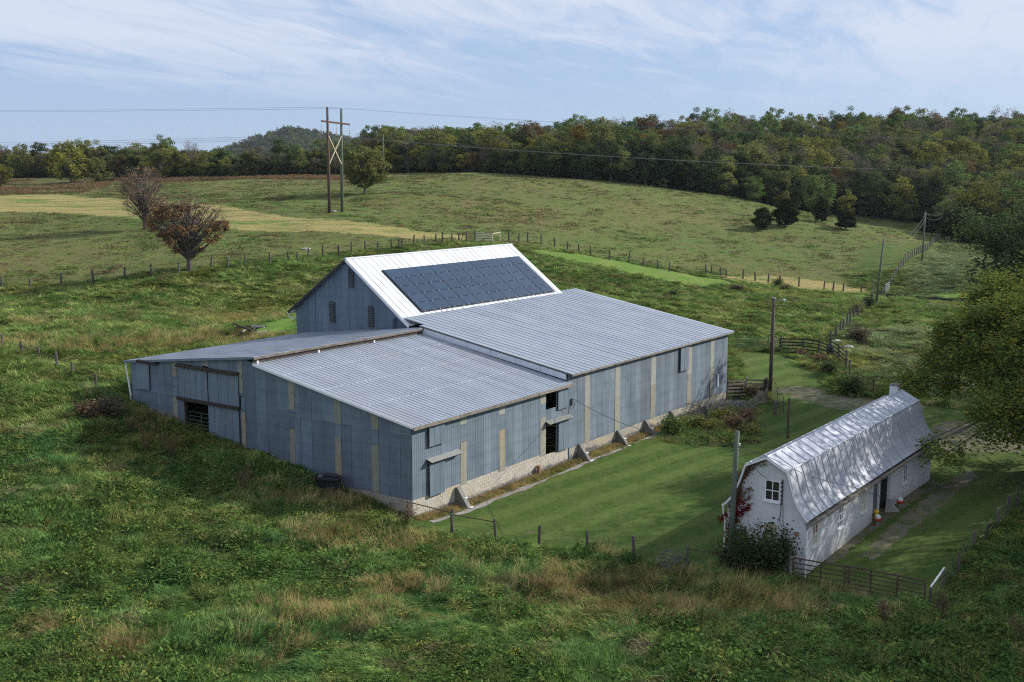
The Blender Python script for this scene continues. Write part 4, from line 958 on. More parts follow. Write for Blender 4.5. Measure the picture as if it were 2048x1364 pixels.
# utility poles
def pole(name,label,px,py,h,r,mat,top=None,lean=(0,0),world=None,arm=None):
    p=at(px,py) if world is None else world
    p=np.array([p[0],p[1],H1(p[0],p[1])]); root=empty(name,tuple(p)); tag(root,label,'utility pole')
    lx,ly=lean; mb=MB(); mb.tube([(0,0,-.6),(lx*.5,ly*.5,h*.5),(lx,ly,h)],[r*1.1,r,r*.8],10); mb.build('pole_shaft',M[mat],root,smooth=True)
    return root,p,np.array([p[0]+lx,p[1]+ly,p[2]+h])
r1,pb1,pt1=pole('utility_pole','tall dark utility pole with a small lamp arm behind the corral',1540,789,8.75,.17,'polebrown',lean=(.05,0))
mb=MB(); mb.tube([(.05,0,8.5),(.5,0,8.62),(.95,0,8.66)],.025,6); mb.build('lamp_arm',M['pipegrey'],r1)
mb=MB(); mb.tube([(.9,0,8.63),(1.1,0,8.6)],[.09,.06],8); mb.tube([(1.02,0,8.6),(1.02,0,8.48)],[.08,.05],8); mb.build('lamp_head',M['trim'],r1)
mb=MB(); mb.tube([(.05,0,8.74),(.05,0,8.82)],[.19,.17],10); mb.build('pole_cap',M['pipegrey'],r1)
r2,pb2,pt2=pole('utility_pole','green-stained utility pole standing at the white building gable',1459,1134,7.15,.14,'polegreen',lean=(.2,0))
mb=MB(); mb.box(.2,.38,-.05,.05,6.35,6.5); mb.build('insulator',M['trim'],r2)
r3,pb3,pt3=pole('utility_pole','grey-green utility pole at the bottom of the climbing post fence',1752,606,9.3,.15,'polegreen',lean=(.7,0))
r4,pb4,pt4=pole('utility_pole','utility pole halfway up beside the climbing post fence',1844,522,9.0,.15,'polegreen',lean=(.15,0))
r5,pb5,pt5=pole('utility_pole','furthest utility pole among the dark cedars on the right',0,0,9.5,.15,'polegreen',world=((1897-1024)/FPX*300,300,0))
for rr_ in (r3,r4,r5):
    mb=MB(); mb.box(-.05,.9,-.06,.06,8.35,8.45); mb.build('cross_arm',M['pipegrey'],rr_)
p6=((770-1024)/FPX*290,290,0)
r6,_,_=pole('utility_pole','small pale pole at the edge of the wood right of the round tree',0,0,11,.17,'polegreen',world=p6)
def wire(name,label,pts,sag,r,mat='linewire',n=14,cat='cable'):
    mb=MB()
    for a,b in zip(pts[:-1],pts[1:]):
        a=np.array(a);b=np.array(b)
        mb.tube([tuple(a+(b-a)*k/n-np.array([0,0,sag*4*(k/n)*(1-k/n)])) for k in range(n+1)],r,4,cap=False)
    return tag(mb.build(name,M[mat],None,fix=False),label,cat)
bw=np.array([*bar(17.0,-.25),4.45])
top2=pt2-np.array([0,0,.75])
wire('service_cable','black cable from the shed wall to the green-stained pole',[bw,top2],.7,.018,'wire')
def wb3(a,b,z): p=W0+U2*a+V2*b; return np.array([p[0],p[1],z])
def wpt(px,py,b):
    P=W0+V2*b; r=ray(px,py); t=(P[0]*V2[0]+P[1]*V2[1])/(r[0]*V2[0]+r[1]*V2[1]); return np.array([r[0]*t,r[1]*t,CH+r[2]*t])
wire('service_cable','cable from the green-stained pole across the gambrel roof to the yard wall',[top2,wpt(1540,915,1.4),wpt(1620,953,.35),wpt(1720,978,-.45),wpt(1790,1003,-.12)],.02,.016,'wire')
wire('service_cable','thin cable from the green-stained pole to the upper gable window',[top2,wb3(-.1,1.5,4.4)],.25,.014,'wire')
for dz,lb in ((-.2,'upper wire between the far utility poles on the right'),(-1.1,'lower wire between the far utility poles on the right')):
    wire('pole_wire',lb,[pt3+np.array([.4,0,dz]),pt4+np.array([.2,0,dz]),pt5+np.array([0,0,dz])],1.8,.012,'wirem')

# H-frame transmission structure
hp=[at(659,426),at(684,424)]
def onray(px,py,D): r=ray(px,py); t=D/r[1]; return np.array([r[0]*t,D,CH+r[2]*t])
Dh=(hp[0][1]+hp[1][1])/2
hA=np.array([hp[0][0],Dh-1.5,H1(hp[0][0],Dh-1.5)]); hB=np.array([onray(684,424,Dh+1.5)[0],Dh+1.5,0]); hB[2]=H1(hB[0],hB[1])
tA=onray(654.5,214,Dh-1.5); tB=onray(682.5,217,Dh+1.5)
hf=empty('transmission_structure',tuple(hA)); tag(hf,'tall two-pole wooden power line structure with an X brace in the pasture','power pylon')
def rel(p): return tuple(np.array(p)-hA)
for a,b,m_ in ((hA,tA,'polered'),(hB,tB,'polegreen')):
    mb=MB(); a2=a-np.array([0,0,1]); mb.tube([rel(a2),rel((a+b)/2),rel(b)],[.30,.26,.20],10); mb.build('pole_shaft',M[m_],hf,smooth=True)
def lerp(a,b,t): return a+(b-a)*t
ca=onray(643,242,Dh-2.6); cbb=onray(699.5,249,Dh+2.6)
mb=MB(); mb.bar(rel(ca),rel(cbb),.22,.3); mb.build('cross_arm',M['polered'],hf)
for u,v in ((( 657,272,Dh-1.7),(683,328,Dh+1.3)),((683,272,Dh+1.3),(659,327,Dh-1.7))):
    mb=MB(); mb.bar(rel(onray(*u)),rel(onray(*v)),.14,.16); mb.build('cross_brace',M['pale'],hf)
hang=[]
for t,(px) in zip((.01,.52,.99),(0,0,0)):
    p=lerp(ca,cbb,t); mb=MB(); pts=[]; rs=[]
    for k in range(15):
        z=-.2-2.1*k/14; pts.append(rel(p+np.array([0,0,z]))); rs.append(.03 if (k%2==0 or k<5) else .13)
    mb.tube(pts,rs,7); mb.build('insulator_string',M['ins'],hf); hang.append(p+np.array([0,0,-2.35]))
# conductors: left towards the horizon, right across in front of the wood
def far_left(py,D): return onray(-260,py,D)
for i,h_ in enumerate(hang):
    wire('power_line','%s of the three conductors at the pylon'%('leftmost','middle','rightmost')[i],[onray(-500,268+4*i,700+10*i),h_],3.0,.028,n=24)
    wire('power_line','conductor passing right over the wood edge from the pylon %s insulator'%('left','middle','right')[i],[h_,onray(2400,352-.6*i,190+1.2*i)],1.5,.013,n=24)
for i,tt in enumerate((tA,tB)):
    wire('power_line','thin ground wire from the %s pylon pole top'%('rust-brown','green')[i],[onray(-500,212+2*i,700),tt],1.5,.022,n=20)
    wire('power_line','thin ground wire going right from the %s pole top'%('rust-brown','green')[i],[tt,onray(2500,290+2*i,190)],1.2,.012,n=20)

# ============================================================ YARD OBJECTS
p=at(657,984); tk=empty('stock_tank',(p[0],p[1],p[2]+.30),BROT+R(90)); tag(tk,'oval black plastic stock tank full of water against the shed wall','water tank')
mb=MB(); n=28
def ov(a,b,z): return [(a*math.cos(2*math.pi*k/n),b*math.sin(2*math.pi*k/n),z) for k in range(n)]
rings=[ov(.85,.55,-.6),ov(.92,.62,.5),ov(.99,.68,.6),ov(.99,.68,.66),ov(.90,.60,.66),ov(.87,.57,.5)]
for a,b in zip(rings[:-1],rings[1:]):
    for k in range(n): mb.quad(a[k],a[(k+1)%n],b[(k+1)%n],b[k])
mb.build('tank_shell',M['black'],tk,fix=False)
mb=MB(); mb.poly(ov(.88,.58,.47)); mb.build('water',M['glass'],tk)
mb=MB(); mb.box(.55,.8,-.1,.1,.5,.62); mb.build('float_valve',M['pipegrey'],tk)
def waterer(label,a,b):
    p=wb3(a,b,0); r_=empty('poultry_waterer',(p[0],p[1],H1(p[0],p[1])+.25)); tag(r_,label,'waterer'); r_.scale=(.8,.8,.85)
    mb=MB(); n=16
    prof_=[(.0,0),(.24,0),(.27,.05),(.27,.17),(.2,.19)]
    for (r0,z0),(r1_,z1_) in zip(prof_[:-1],prof_[1:]):
        for k in range(n):
            c=[(math.cos(2*math.pi*q/n),math.sin(2*math.pi*q/n)) for q in (k,k+1)]
            mb.quad((c[0][0]*r0,c[0][1]*r0,z0),(c[1][0]*r0,c[1][1]*r0,z0),(c[1][0]*r1_,c[1][1]*r1_,z1_),(c[0][0]*r1_,c[0][1]*r1_,z1_))
    mb.build('red_base',M['red'],r_,smooth=True)
    mb=MB(); prof_=[(.2,.17),(.2,.3),(.16,.38),(.07,.42),(0,.43)]
    for (r0,z0),(r1_,z1_) in zip(prof_[:-1],prof_[1:]):
        for k in range(n):
            c=[(math.cos(2*math.pi*q/n),math.sin(2*math.pi*q/n)) for q in (k,k+1)]
            mb.quad((c[0][0]*r0,c[0][1]*r0,z0),(c[1][0]*r0,c[1][1]*r0,z0),(c[1][0]*r1_,c[1][1]*r1_,z1_),(c[0][0]*r1_,c[0][1]*r1_,z1_))
    mb.build('white_dome',M['domew'],r_,smooth=True)
    mb=MB(); mb.tube([(0,0,-.3),(0,0,.01)],.12,8); mb.build('stand',M['conc'],r_)
waterer('red and white poultry waterer left of the open doorway',9.85,-.45)
waterer('red and white poultry waterer right of the open doorway',13.9,-.45)
p=wb3(10.35,-.2,0); mb=MB(); mb.tube([(0,0,0),(0,0,.3),(0,0,.36)],[.12,.14,.06],10); mb.tube([(-.12,0,.3),(-.08,0,.45),(.08,0,.45),(.12,0,.3)],.012,5)
tag(mb.build('feed_can',M['yellow'],None,loc=(p[0],p[1],H1(p[0],p[1])+.35)),'small yellow can with a handle behind the left waterer','can')
p=wb3(22.2,1.0,0); mb=MB(); mb.tube([(0,0,0),(0,0,.9)],[.5,.5],14); mb.tube([(0,0,.9),(0,0,1.15)],[.5,.2],14)
tag(mb.build('kettle_grill',M['black'],None,loc=(p[0],p[1],H1(p[0],p[1])+1.4)),'dark rounded tank showing past the far end of the silver roof','tank')
p=wb3(22.2,1.0,0)
mb=MB(); [mb.tube([(x,y,-1.6),(x,y,0.05)],.05,6) for x in (-.35,.35) for y in (-.35,.35)]
mb.build('tank_legs',M['black'],bpy.data.objects['kettle_grill'])
bpy.data.objects['kettle_grill'].name='fuel_tank'
# corral slab, barrel and scattered slabs
c=at(*cz([(1640,530)])[0]); mb=MB()
pts=[(-3.2,-.6),(-1,-1.4),(.8,-1.2),(4.2,.2),(3.2,1.6),(1,1.2),(-1,.4)]
i0=[(x,y,.02) for x,y in pts]; i1=[(x,y,.14) for x,y in pts]
mb.poly(i1); [mb.quad(i0[k],i0[(k+1)%7],i1[(k+1)%7],i1[k]) for k in range(7)]
tag(mb.build('concrete_slab',M['stone'],None,loc=(c[0],c[1],H1(c[0],c[1]))),'pale broken concrete slab under the corral fence corner','slab')
c=at(*cz([(1597,522)])[0]); br_=empty('barrel',(c[0],c[1],H1(c[0],c[1])+.1)); tag(br_,'black barrel with a pale blue lid at the corral corner','barrel')
mb=MB(); mb.tube([(0,0,0),(0,0,.15),(0,0,.5),(0,0,.85),(0,0,.95)],[.28,.31,.33,.31,.27],14); mb.build('barrel_body',M['black'],br_)
mb=MB(); mb.tube([(0,0,.95),(0,0,.99)],[.26,.25],14); mb.build('barrel_lid',M['blue'],br_)
for k,(x,y,s_) in enumerate(((1665,375,.6),(1740,322,.5),(1850,268,.7),(1800,440,.6))):
    c=at(*cz([(x,y)])[0]); bm=bmesh.new(); bmesh.ops.create_icosphere(bm,subdivisions=2,radius=1)
    rr=random.Random(k)
    for v_ in bm.verts: v_.co=Vector((v_.co.x*s_*.9,v_.co.y*s_*.6,v_.co.z*s_*.35))*(1+rr.uniform(-.2,.2))
    me=bpy.data.meshes.new('boulder'); bm.to_mesh(me); bm.free()
    tag(mobj('boulder',me,M['stone'],None,(c[0],c[1],H1(c[0],c[1])+.2),k),('pale rock nearest the corral barrel','pale rock on the bank just above the corral','largest pale rock, furthest up beside the overgrown fence','flat pale rock right of the corral posts')[k],'rock')
for k,(px,py,s_,lb) in enumerate(((612,499,.5,'pale rock heap lying in the pasture behind the short uneven fence'),(668,424,.5,'small rock at the foot of the pylon'))):
    c=at(px,py); bm=bmesh.new(); rr=random.Random(k+40); bmesh.ops.create_icosphere(bm,subdivisions=2,radius=1)
    for v_ in bm.verts: v_.co=Vector((v_.co.x*s_*1.3,v_.co.y*s_*.8,v_.co.z*s_*.4))*(1+rr.uniform(-.25,.25))
    me=bpy.data.meshes.new('boulder'); bm.to_mesh(me); bm.free(); tag(mobj('boulder',me,M['stone'],None,(c[0],c[1],H1(c[0],c[1])+.1),k),lb,'rock')
c=at(1345,1142); cw=empty('wire_coil',(c[0],c[1],H1(c[0],c[1])+.25)); tag(cw,'dark coil of old fence wire in the weeds by the lawn fence','wire coil')
for k in range(6):
    rr=random.Random(k+60); mb=MB(); r0=rr.uniform(.5,.85); mb.tube([(r0*math.cos(t*.35),r0*.8*math.sin(t*.35),.12*k+.15*math.sin(t*.7+k)) for t in range(19)],.022,5,cap=False); mb.build('wire_loop',M['wire'],cw)
c=at(505,672); lp=empty('log_pile',(c[0],c[1],H1(c[0],c[1])+.15)); tag(lp,'heap of dark broken timbers in the brush left of the gable barn','wood pile')
for k in range(7):
    rr=random.Random(k+80); a=rr.uniform(0,3.1); l=rr.uniform(.8,1.6); x,y=rr.uniform(-.8,.8),rr.uniform(-.5,.5); z=.12*k
    mb=MB(); mb.tube([(x-l*math.cos(a),y-l*.5*math.sin(a),z),(x+l*math.cos(a),y+l*.5*math.sin(a),z+rr.uniform(0,.5))],.09,6); mb.build('timber',M['dwood' if k%3 else 'stone'],lp)
# sedimentation fence (black strip) at the right
a=at(1772,597); b=at(1990,604); root=empty('silt_fence',tuple(a)); tag(root,'low black fabric fence along the pasture edge on the right','fence')
n=9; mb=MB(); prev=None; rels=[]
for k in range(n+1):
    q=a+(b-a)*k/n; rels.append((q[0]-a[0],q[1]-a[1],H1(q[0],q[1])-a[2]))
for s_,t_ in zip(rels[:-1],rels[1:]): mb.hexa([(s_[0],s_[1],s_[2]-.1),(t_[0],t_[1],t_[2]-.1),(t_[0],t_[1]+.03,t_[2]-.1),(s_[0],s_[1]+.03,s_[2]-.1),(s_[0],s_[1],s_[2]+.7),(t_[0],t_[1],t_[2]+.7),(t_[0],t_[1]+.03,t_[2]+.7),(s_[0],s_[1]+.03,s_[2]+.7)])
mb.build('fabric',M['black'],root)
for q in rels[::2]:
    o=mobj('stake',postmesh(.05,1.1,'grey_post',1),None,root); o.location=q
# distant house between the trees
def house(name,label,px,D,zoff,w_,d_,h_,rh,mat,rmat,ry=0):
    x=(px-1024)/FPX*D; z=H1(x,D)+zoff; r_=empty(name,(x,D,z),ry); tag(r_,label,'house')
    mb=MB(); mb.box(-w_/2,w_/2,-d_/2,d_/2,-3,h_); mb.build('wall',M[mat],r_)
    mb=MB(); mb.hexa([(-w_/2-.3,-d_/2-.4,h_),(w_/2+.3,-d_/2-.4,h_),(w_/2+.3,0,h_+rh),(-w_/2-.3,0,h_+rh),(-w_/2-.3,-d_/2-.4,h_+.15),(w_/2+.3,-d_/2-.4,h_+.15),(w_/2+.3,0,h_+rh+.15),(-w_/2-.3,0,h_+rh+.15)])
    mb.hexa([(-w_/2-.3,0,h_+rh),(w_/2+.3,0,h_+rh),(w_/2+.3,d_/2+.4,h_),(-w_/2-.3,d_/2+.4,h_),(-w_/2-.3,0,h_+rh+.15),(w_/2+.3,0,h_+rh+.15),(w_/2+.3,d_/2+.4,h_+.15),(-w_/2-.3,d_/2+.4,h_+.15)])
    mb.build('roof',M[rmat],r_)
    for k in range(3):
        x0=-w_/2+w_*(k+.5)/3-.5; mb=MB(); mb.box(x0,x0+1,-d_/2-.04,-d_/2,h_*.35,h_*.8); mb.build('window',M['glass'],r_)
house('farmhouse','far pale house with a grey roof among the trees on the left horizon',115,620,9,14,9,5,3,'white','roofB',.2)
house('white_house','white house glimpsed through the trees on the right',1832,372,-1.0,6,6,4.5,2.5,'white','roofB',-.3)

# ============================================================ TREES
def fastmesh(name,verts,k,mat=None):
    """verts (n*k,3): n separate k-gons"""
    n=len(verts)//k; me=bpy.data.meshes.new(name)
    me.vertices.add(n*k); me.vertices.foreach_set('co',np.asarray(verts,np.float32).ravel())
    me.loops.add(n*k); me.loops.foreach_set('vertex_index',np.arange(n*k,dtype=np.int32))
    me.polygons.add(n); me.polygons.foreach_set('loop_start',np.arange(0,n*k,k,dtype=np.int32)); me.polygons.foreach_set('loop_total',np.full(n,k,dtype=np.int32))
    me.update(calc_edges=True)
    if mat: me.materials.append(mat)
    return me
def leafquads(C,size,g,flat=0.35,aspect=.6):
    """C (n,3) centres -> rhombic leaves of random orientation"""
    n=len(C); d=g.normal(size=(n,3)); d[:,2]*=flat; d/=np.linalg.norm(d,axis=1)[:,None]
    e=g.normal(size=(n,3)); e-=d*(e*d).sum(1)[:,None]; e/=np.linalg.norm(e,axis=1)[:,None]
    s=(size*g.uniform(.6,1.3,n))[:,None]; d=d*s; e=e*s*aspect
    return np.stack([C-d,C-e*.9+d*.1,C+d,C+e*.9+d*.1],1).reshape(-1,3)
def tree_proto(seed,h=10.,cr=3.5,cbase=.2,shape='round',nclump=34,nleaf=46,ls=.22,cs=1.0,trunk_r=.18,dens=1.0,twigs=0,keep=None):
    g=np.random.default_rng(seed); mb=MB()
    zc=h*(cbase+1)/2; hz=h*(1-cbase)/2
    cl=[]
    while len(cl)<nclump:
        v=g.normal(size=3); v/=np.linalg.norm(v); rad=g.uniform(.35,1)**.5; v*=rad
        if shape=='cone': wz=1.15-.85*(v[2]+1)/2-.15; 
        elif shape=='vase': wz=.55+.45*(v[2]+1)/2
        elif shape=='cedar': wz=1.0-.5*((v[2]+1)/2)**1.6
        else: wz=1.0
        cl.append((v[0]*cr*wz*g.uniform(.85,1.12),v[1]*cr*wz*g.uniform(.85,1.12),zc+v[2]*hz*g.uniform(.9,1.05)))
    cl=np.array(cl)
    # trunk and limbs
    top=h*.72
    tp=[(0,0,-.6),(g.uniform(-.1,.1),g.uniform(-.1,.1),h*.2),(g.uniform(-.25,.25),g.uniform(-.25,.25),h*.45),(g.uniform(-.3,.3),g.uniform(-.3,.3),top)]
    mb.tube(tp,[trunk_r*1.25,trunk_r*.95,trunk_r*.6,trunk_r*.2],7)
    for c in cl:
        t=g.uniform(.18,.8)*min(1,c[2]/h+.1); zb=min(c[2]*.8,h*max(.12,t*.8)); 
        b=np.array([tp[1][0]*zb/h*2,tp[1][1]*zb/h*2,zb]); m_=(b+c)/2+np.array([0,0,g.uniform(-.3,.5)])
        mb.tube([tuple(b),tuple(m_),tuple(c)],[trunk_r*.34,trunk_r*.2,trunk_r*.07],4,cap=False)
        for q in range(twigs):
            e=c+g.normal(size=3)*cs*np.array([1,1,.9]); s_=m_+(c-m_)*g.uniform(.3,1); mb.tube([tuple(s_),tuple(e)],[trunk_r*.07,trunk_r*.03],3,cap=False)
    tm=mb.mesh('trunk',None)
    n=int(nclump*nleaf*dens)
    k=g.integers(0,nclump,n); off=g.normal(size=(n,3)); off/=np.linalg.norm(off,axis=1)[:,None]; off*=(g.uniform(0,1,n)**.45)[:,None]*cs*g.uniform(.75,1.25,nclump)[k][:,None]; off[:,2]*=.68
    C=cl[k]+off
    if keep is not None: C=C[keep(C,g)]
    if shape in('cedar',): 
        C[:,2]=np.maximum(C[:,2],h*.06)
    cm=fastmesh('crown',leafquads(C,ls,g),4)
    return tm,cm
def put_tree(name,label,proto,mat,bark,x,y,s=1.,sz=1.,rz=None,cat='tree',group=None,z=None):
    z=H1(x,y) if z is None else z
    r_=empty(name,(x,y,z),random.uniform(0,6.28) if rz is None else rz); tag(r_,label,cat,group); r_.scale=(s,s,s*sz)
    for me,nm,mm in ((proto[0],'trunk',bark),(proto[1],'crown',mat)):
        if me is None: continue
        if len(me.materials)==0: me.materials.append(M[mm])
        o=bpy.data.objects.new(nm,me); col.objects.link(o); o.parent=r_
        o.material_slots[0].link='OBJECT'; o.material_slots[0].material=M[mm]
    return r_
PR={}
PR['round']=[tree_proto(10+i,10,3.7,.04,'round',30,125,.25,1.45) for i in range(4)]
PR['tall']=[tree_proto(20+i,12,3.0,.08,'round',30,112,.25,1.3) for i in range(3)]
PR['bush']=[tree_proto(30+i,6,3.2,.0,'round',30,90,.22,.95,trunk_r=.1) for i in range(3)]
PR['bare']=[tree_proto(40+i,11,3.2,.15,'vase',40,30,.18,1.25,twigs=14,trunk_r=.15) for i in range(3)]
PR['cedar']=[tree_proto(50+i,6.4,3.0,.03,'cedar',90,110,.19,.75,trunk_r=.13) for i in range(3)]
# single trees in the pasture
def px_at(px,py): p=at(px,py); return p[0],p[1]
for (px,py,s,sz,lb,mm,k) in [(1524,460,.80,.98,'leftmost of the four cedars, round and dark with its trunk showing','lf_cedar',0),(1570,453,.98,.98,'second and largest cedar from the left, pointed and very dark','lf_cedar',1),(1643,444,.80,1.1,'third cedar from the left, brownish and set furthest back','lf_cedar',2),(1691,459,.80,.86,'rightmost of the four cedars, flat topped with a bare trunk','lf_cedar',0)]:
    x,y=px_at(px,py); put_tree('cedar_tree',lb,PR['cedar'][k],mm,'bark',x,y,s,sz,group='cedars standing in the pasture')
P_lone=tree_proto(61,9.8,4.9,.15,'round',120,95,.22,1.1,trunk_r=.2,twigs=1)
x,y=px_at(730,389); put_tree('round_tree','lone round olive tree in the pasture right of the pylon',P_lone,'lf_olive','bark',x,y,1.0,1.0,rz=0)
# red-leaved tree: bare upper limbs, leafy left side
def big_tree(seed,h,limbs,spread,trunk_r,fork,depth=4,up=.5,lean=(0,0),n0=6):
    g=np.random.default_rng(seed); mb=MB(); tips=[]
    def grow(p,d,L,r,dep):
        d=d/np.linalg.norm(d); q=p+d*L*.5+g.normal(size=3)*L*.05; e=p+d*L+g.normal(size=3)*L*.08
        mb.tube([tuple(p),tuple(q),tuple(e)],[r,r*.82,r*.62],6 if r>.05 else 4,cap=False)
        tips.append((e,dep,d))
        if dep<=0: return
        k=g.integers(2,4) if dep>1 else 3
        for _ in range(k):
            nd=d+g.normal(size=3)*spread; nd[2]+=up*.25; grow(e,nd,L*g.uniform(.62,.85),r*g.uniform(.5,.68),dep-1)
        if dep>1:
            nd=d+g.normal(size=3)*spread*1.3; grow(q,nd,L*g.uniform(.5,.75),r*.42,dep-2)
    mb.tube([(0,0,-.6),(0,0,.2),(lean[0]*.5,lean[1]*.5,fork*.6),(lean[0],lean[1],fork)],[trunk_r*1.5,trunk_r*1.15,trunk_r,trunk_r*.9],10)
    for i in range(n0):
        a=2*math.pi*i/n0+g.uniform(-.3,.3); t=g.uniform(.35,1.1)
        grow(np.array([lean[0],lean[1],fork*.92]),np.array([math.cos(a)*t,math.sin(a)*t,1.0]),(h-fork)*g.uniform(.30,.40),trunk_r*.5,depth)
    return mb,tips
def leafy(tips,g,n,rad,ls,keep,maxdep=1,droop=0,aspect=.6):
    T=[t for t in tips if t[1]<=maxdep and keep(t[0])]
    if not T: T=tips[-5:]
    C=np.array([t[0] for t in T]); k=g.integers(0,len(C),n); off=g.normal(size=(n,3))*rad; off[:,2]*=.65; off[:,2]-=droop*g.uniform(0,1,n)
    return leafquads(C[k]+off,ls,g,aspect=aspect)
g=np.random.default_rng(5)
P_red=tree_proto(71,9.3,4.6,.22,'round',120,84,.16,.60,trunk_r=.28,twigs=5,keep=lambda C,g:(g.random(len(C))<np.where((C[:,0]>.8)&(C[:,2]>5.6),.03,np.where(C[:,2]>7.4,.12,1.0))*np.clip(.75+1.2*(np.sin(C[:,0]*1.7+C[:,2]*1.3)*np.sin(C[:,1]*1.5-C[:,2]*.9)+.35),.30,1)))
x,y=px_at(380,541); put_tree('maple_tree','red-brown leaved tree with bare upper limbs and a pale trunk beside the wire fence',P_red,'lf_redbrown','bark',x,y,1.12,1.0,rz=0)
P_bare=tree_proto(72,10.6,4.4,.2,'round',100,20,.13,.8,trunk_r=.3,twigs=14)
x,y=px_at(290,459); put_tree('bare_tree','nearly bare grey tree standing behind the red-leaved one',P_bare,'lf_redbrown','bark',x,y,1.0,1.0,rz=1)
# yellow-green bushy trees, far left
def at_D(px,D): return ((px-1024)/FPX*D*1.0,D)
for px,D,s,sz,k,mm,lb in [(150,322,1.75,1.15,0,'lf_yell','broad bright green bushy tree at the left edge of the pasture'),(205,326,1.2,1.0,1,'lf_olive','lower green bush joined to the right side of the bright bushy tree'),(12,300,1.0,1.0,2,'lf_yell','yellowish bush cut by the left edge of the picture'),(500,322,.8,1.5,0,'lf_cedar','dark cedar at the end of the hedge left of the pylon')]:
    x,y=at_D(px,D); put_tree('bushy_tree',lb,PR['bush'][k],mm,'bark',x,y,s,sz)
# the wood: near trees individually
cl_px=[-400,-200,0,130,250,380,520,650,800,930,1000,1060,1090,1250,1450,1560,1700,1780,1850,1950,2050,2200,2500]
cl_D =[330,400,400,375,345,335,338,338,338,325,318,308,302,298,302,306,326,322,318,285,262,250,240]
def edgeD(t): return np.interp(t*FPX+1024,cl_px,cl_D)
cand=[]
g=np.random.default_rng(99)
for row in range(60):
    dd=row*5.2*(1+row*.012)
    for k in range(200):
        t=-.62+1.28*(k+g.uniform(-.4,.4)+.5*(row%2))/200*1.0
        D=edgeD(t)+dd+g.uniform(-2,2)
        if D>680: continue
        if g.random()<min(.78,.30+.02*row): continue
        px=t*FPX+1024
        if px<700 and row>5 and g.random()<.5: continue
        cand.append((t*D,D,row,px))
def kindof(px,row,r,r2):
    # dark edge in front of the crest wood; mixed elsewhere
    if row<2 and 1070<px<1750: return ('dark',) if r<.75 else ('olive',)
    if r<.20: return ('dark',)
    if r<.50: return ('olive',)
    if r<.61: return ('green',)
    if r<.75: return ('yell',)
    if r<.77: return ('gold',)
    if r<.82: return ('rust',)
    if r<.91: return ('brown',)
    return ('bare',)
WK={'dark':('dark_tree','dark green tree of the wood','lf_dark'),'olive':('olive_tree','olive green tree of the wood','lf_olive'),'green':('green_tree','mid green tree of the wood','lf_green'),'yell':('yellowing_tree','yellow-green autumn tree of the wood','lf_yell'),'gold':('golden_tree','golden orange autumn tree of the wood','lf_gold'),'rust':('rusty_tree','rusty brown autumn tree of the wood','lf_rust'),'brown':('brown_tree','thin grey-brown tree of the wood','lf_brown'),'bare':('leafless_tree','almost leafless grey tree of the wood','lf_brown')}
layer=lambda row: 'at the foot ' if row<3 else ('low down ' if row<6 else ('halfway ' if row<9 else 'near the top '))
where=lambda px: 'left of the pylon' if px<650 else ('right of the pylon' if px<1060 else ('by the pasture crest' if px<1230 else ('along the dark edge' if px<1480 else ('above the cedars' if px<1720 else 'at the right edge'))))
cand.sort(key=lambda c:c[2]+ (0 if -60<c[3]<2110 else 100))
ind=[];rest=[]
for c in cand:
    (ind if len(ind)<295 and c[2]<13 and -40<c[3]<2090 else rest).append(c)
for x,y,row,px in ind:
    r,r2=random.random(),random.random(); kd=kindof(px,row,r,r2)[0]; nm,lb,mm=WK[kd]
    fam='bare' if kd=='bare' else ('round' if r2<.55 else 'tall'); pr=random.choice(PR[fam])
    s=random.uniform(.8,1.4)*(float(np.interp(px,[0,350,480,640,760],[.80,.78,.60,.62,.95])))
    if row==0: s*=.72
    if 760<px<1060 and row<3: s*=.8
    put_tree(nm,lb+' '+layer(row)+where(px),pr,mm,'bark' if kd!='bare' else 'barkg',x,y,s,random.uniform(.85,1.1),group='%s, %s%s'%(lb.replace('tree','trees'),layer(row),where(px)))
# special ones
put_tree('dark_tree','dark round tree towering above the wood skyline left of centre right',PR['round'][0],'lf_dark','bark',*at_D(1258,392),1.30,1.12)
for px,D,s,kk,mm,lb in [(1955,268,1.35,1,'lf_yell','largest yellow-olive tree at the right edge of the wood'),(1905,300,1.15,2,'lf_olive','broad olive tree left of the largest yellow-olive one'),(1800,322,1.15,0,'lf_yell','yellowish tree at the wood edge above the climbing fence'),(1635,300,1.05,1,'lf_green','tall mid-green tree behind the rightmost cedars'),(1505,298,.62,3,'lf_green','small bright green tree at the wood foot above the first cedar'),(1690,318,.75,2,'lf_yell','low yellow tree directly behind the rightmost cedar'),(2020,300,1.5,0,'lf_dark','big dark crown at the very right of the wood'),(985,330,.9,3,'lf_gold','orange tree standing out left of the pasture crest'),(1440,300,1.0,1,'lf_olive','olive tree at the dark wood edge above the pasture'),(860,336,.7,2,'lf_yell','low yellowish tree at the pasture edge right of the pylon'),(1170,299,1.0,0,'lf_dark','dark tree at the corner where the wood meets the crest'),(575,338,1.1,1,'lf_dark','dark tree left of the pylon at the wood edge'),(330,335,.95,2,'lf_olive','olive tree behind the grey and red-leaved trees'),(60,380,1.1,0,'lf_olive','olive tree on the left horizon')]:
    put_tree('tree',lb,PR['round'][kk],mm,'bark',*at_D(px,D),s,1.05)
# dark cedars clump at the end of the climbing fence
for i,(px,D,s,sz) in enumerate([(1900,262,1.15,1.0),(1935,258,1.5,1.0),(1975,262,1.35,.9),(1860,270,1.0,.8)]):
    put_tree('cedar_tree',('dark cedar right at the top of the climbing fence','largest dark cedar behind the top of the climbing fence','dark cedar right of the largest one above the green field','low dark cedar left of the fence top')[i],PR['cedar'][i%3],'lf_cedar','bark',*at_D(px,D),s,sz)

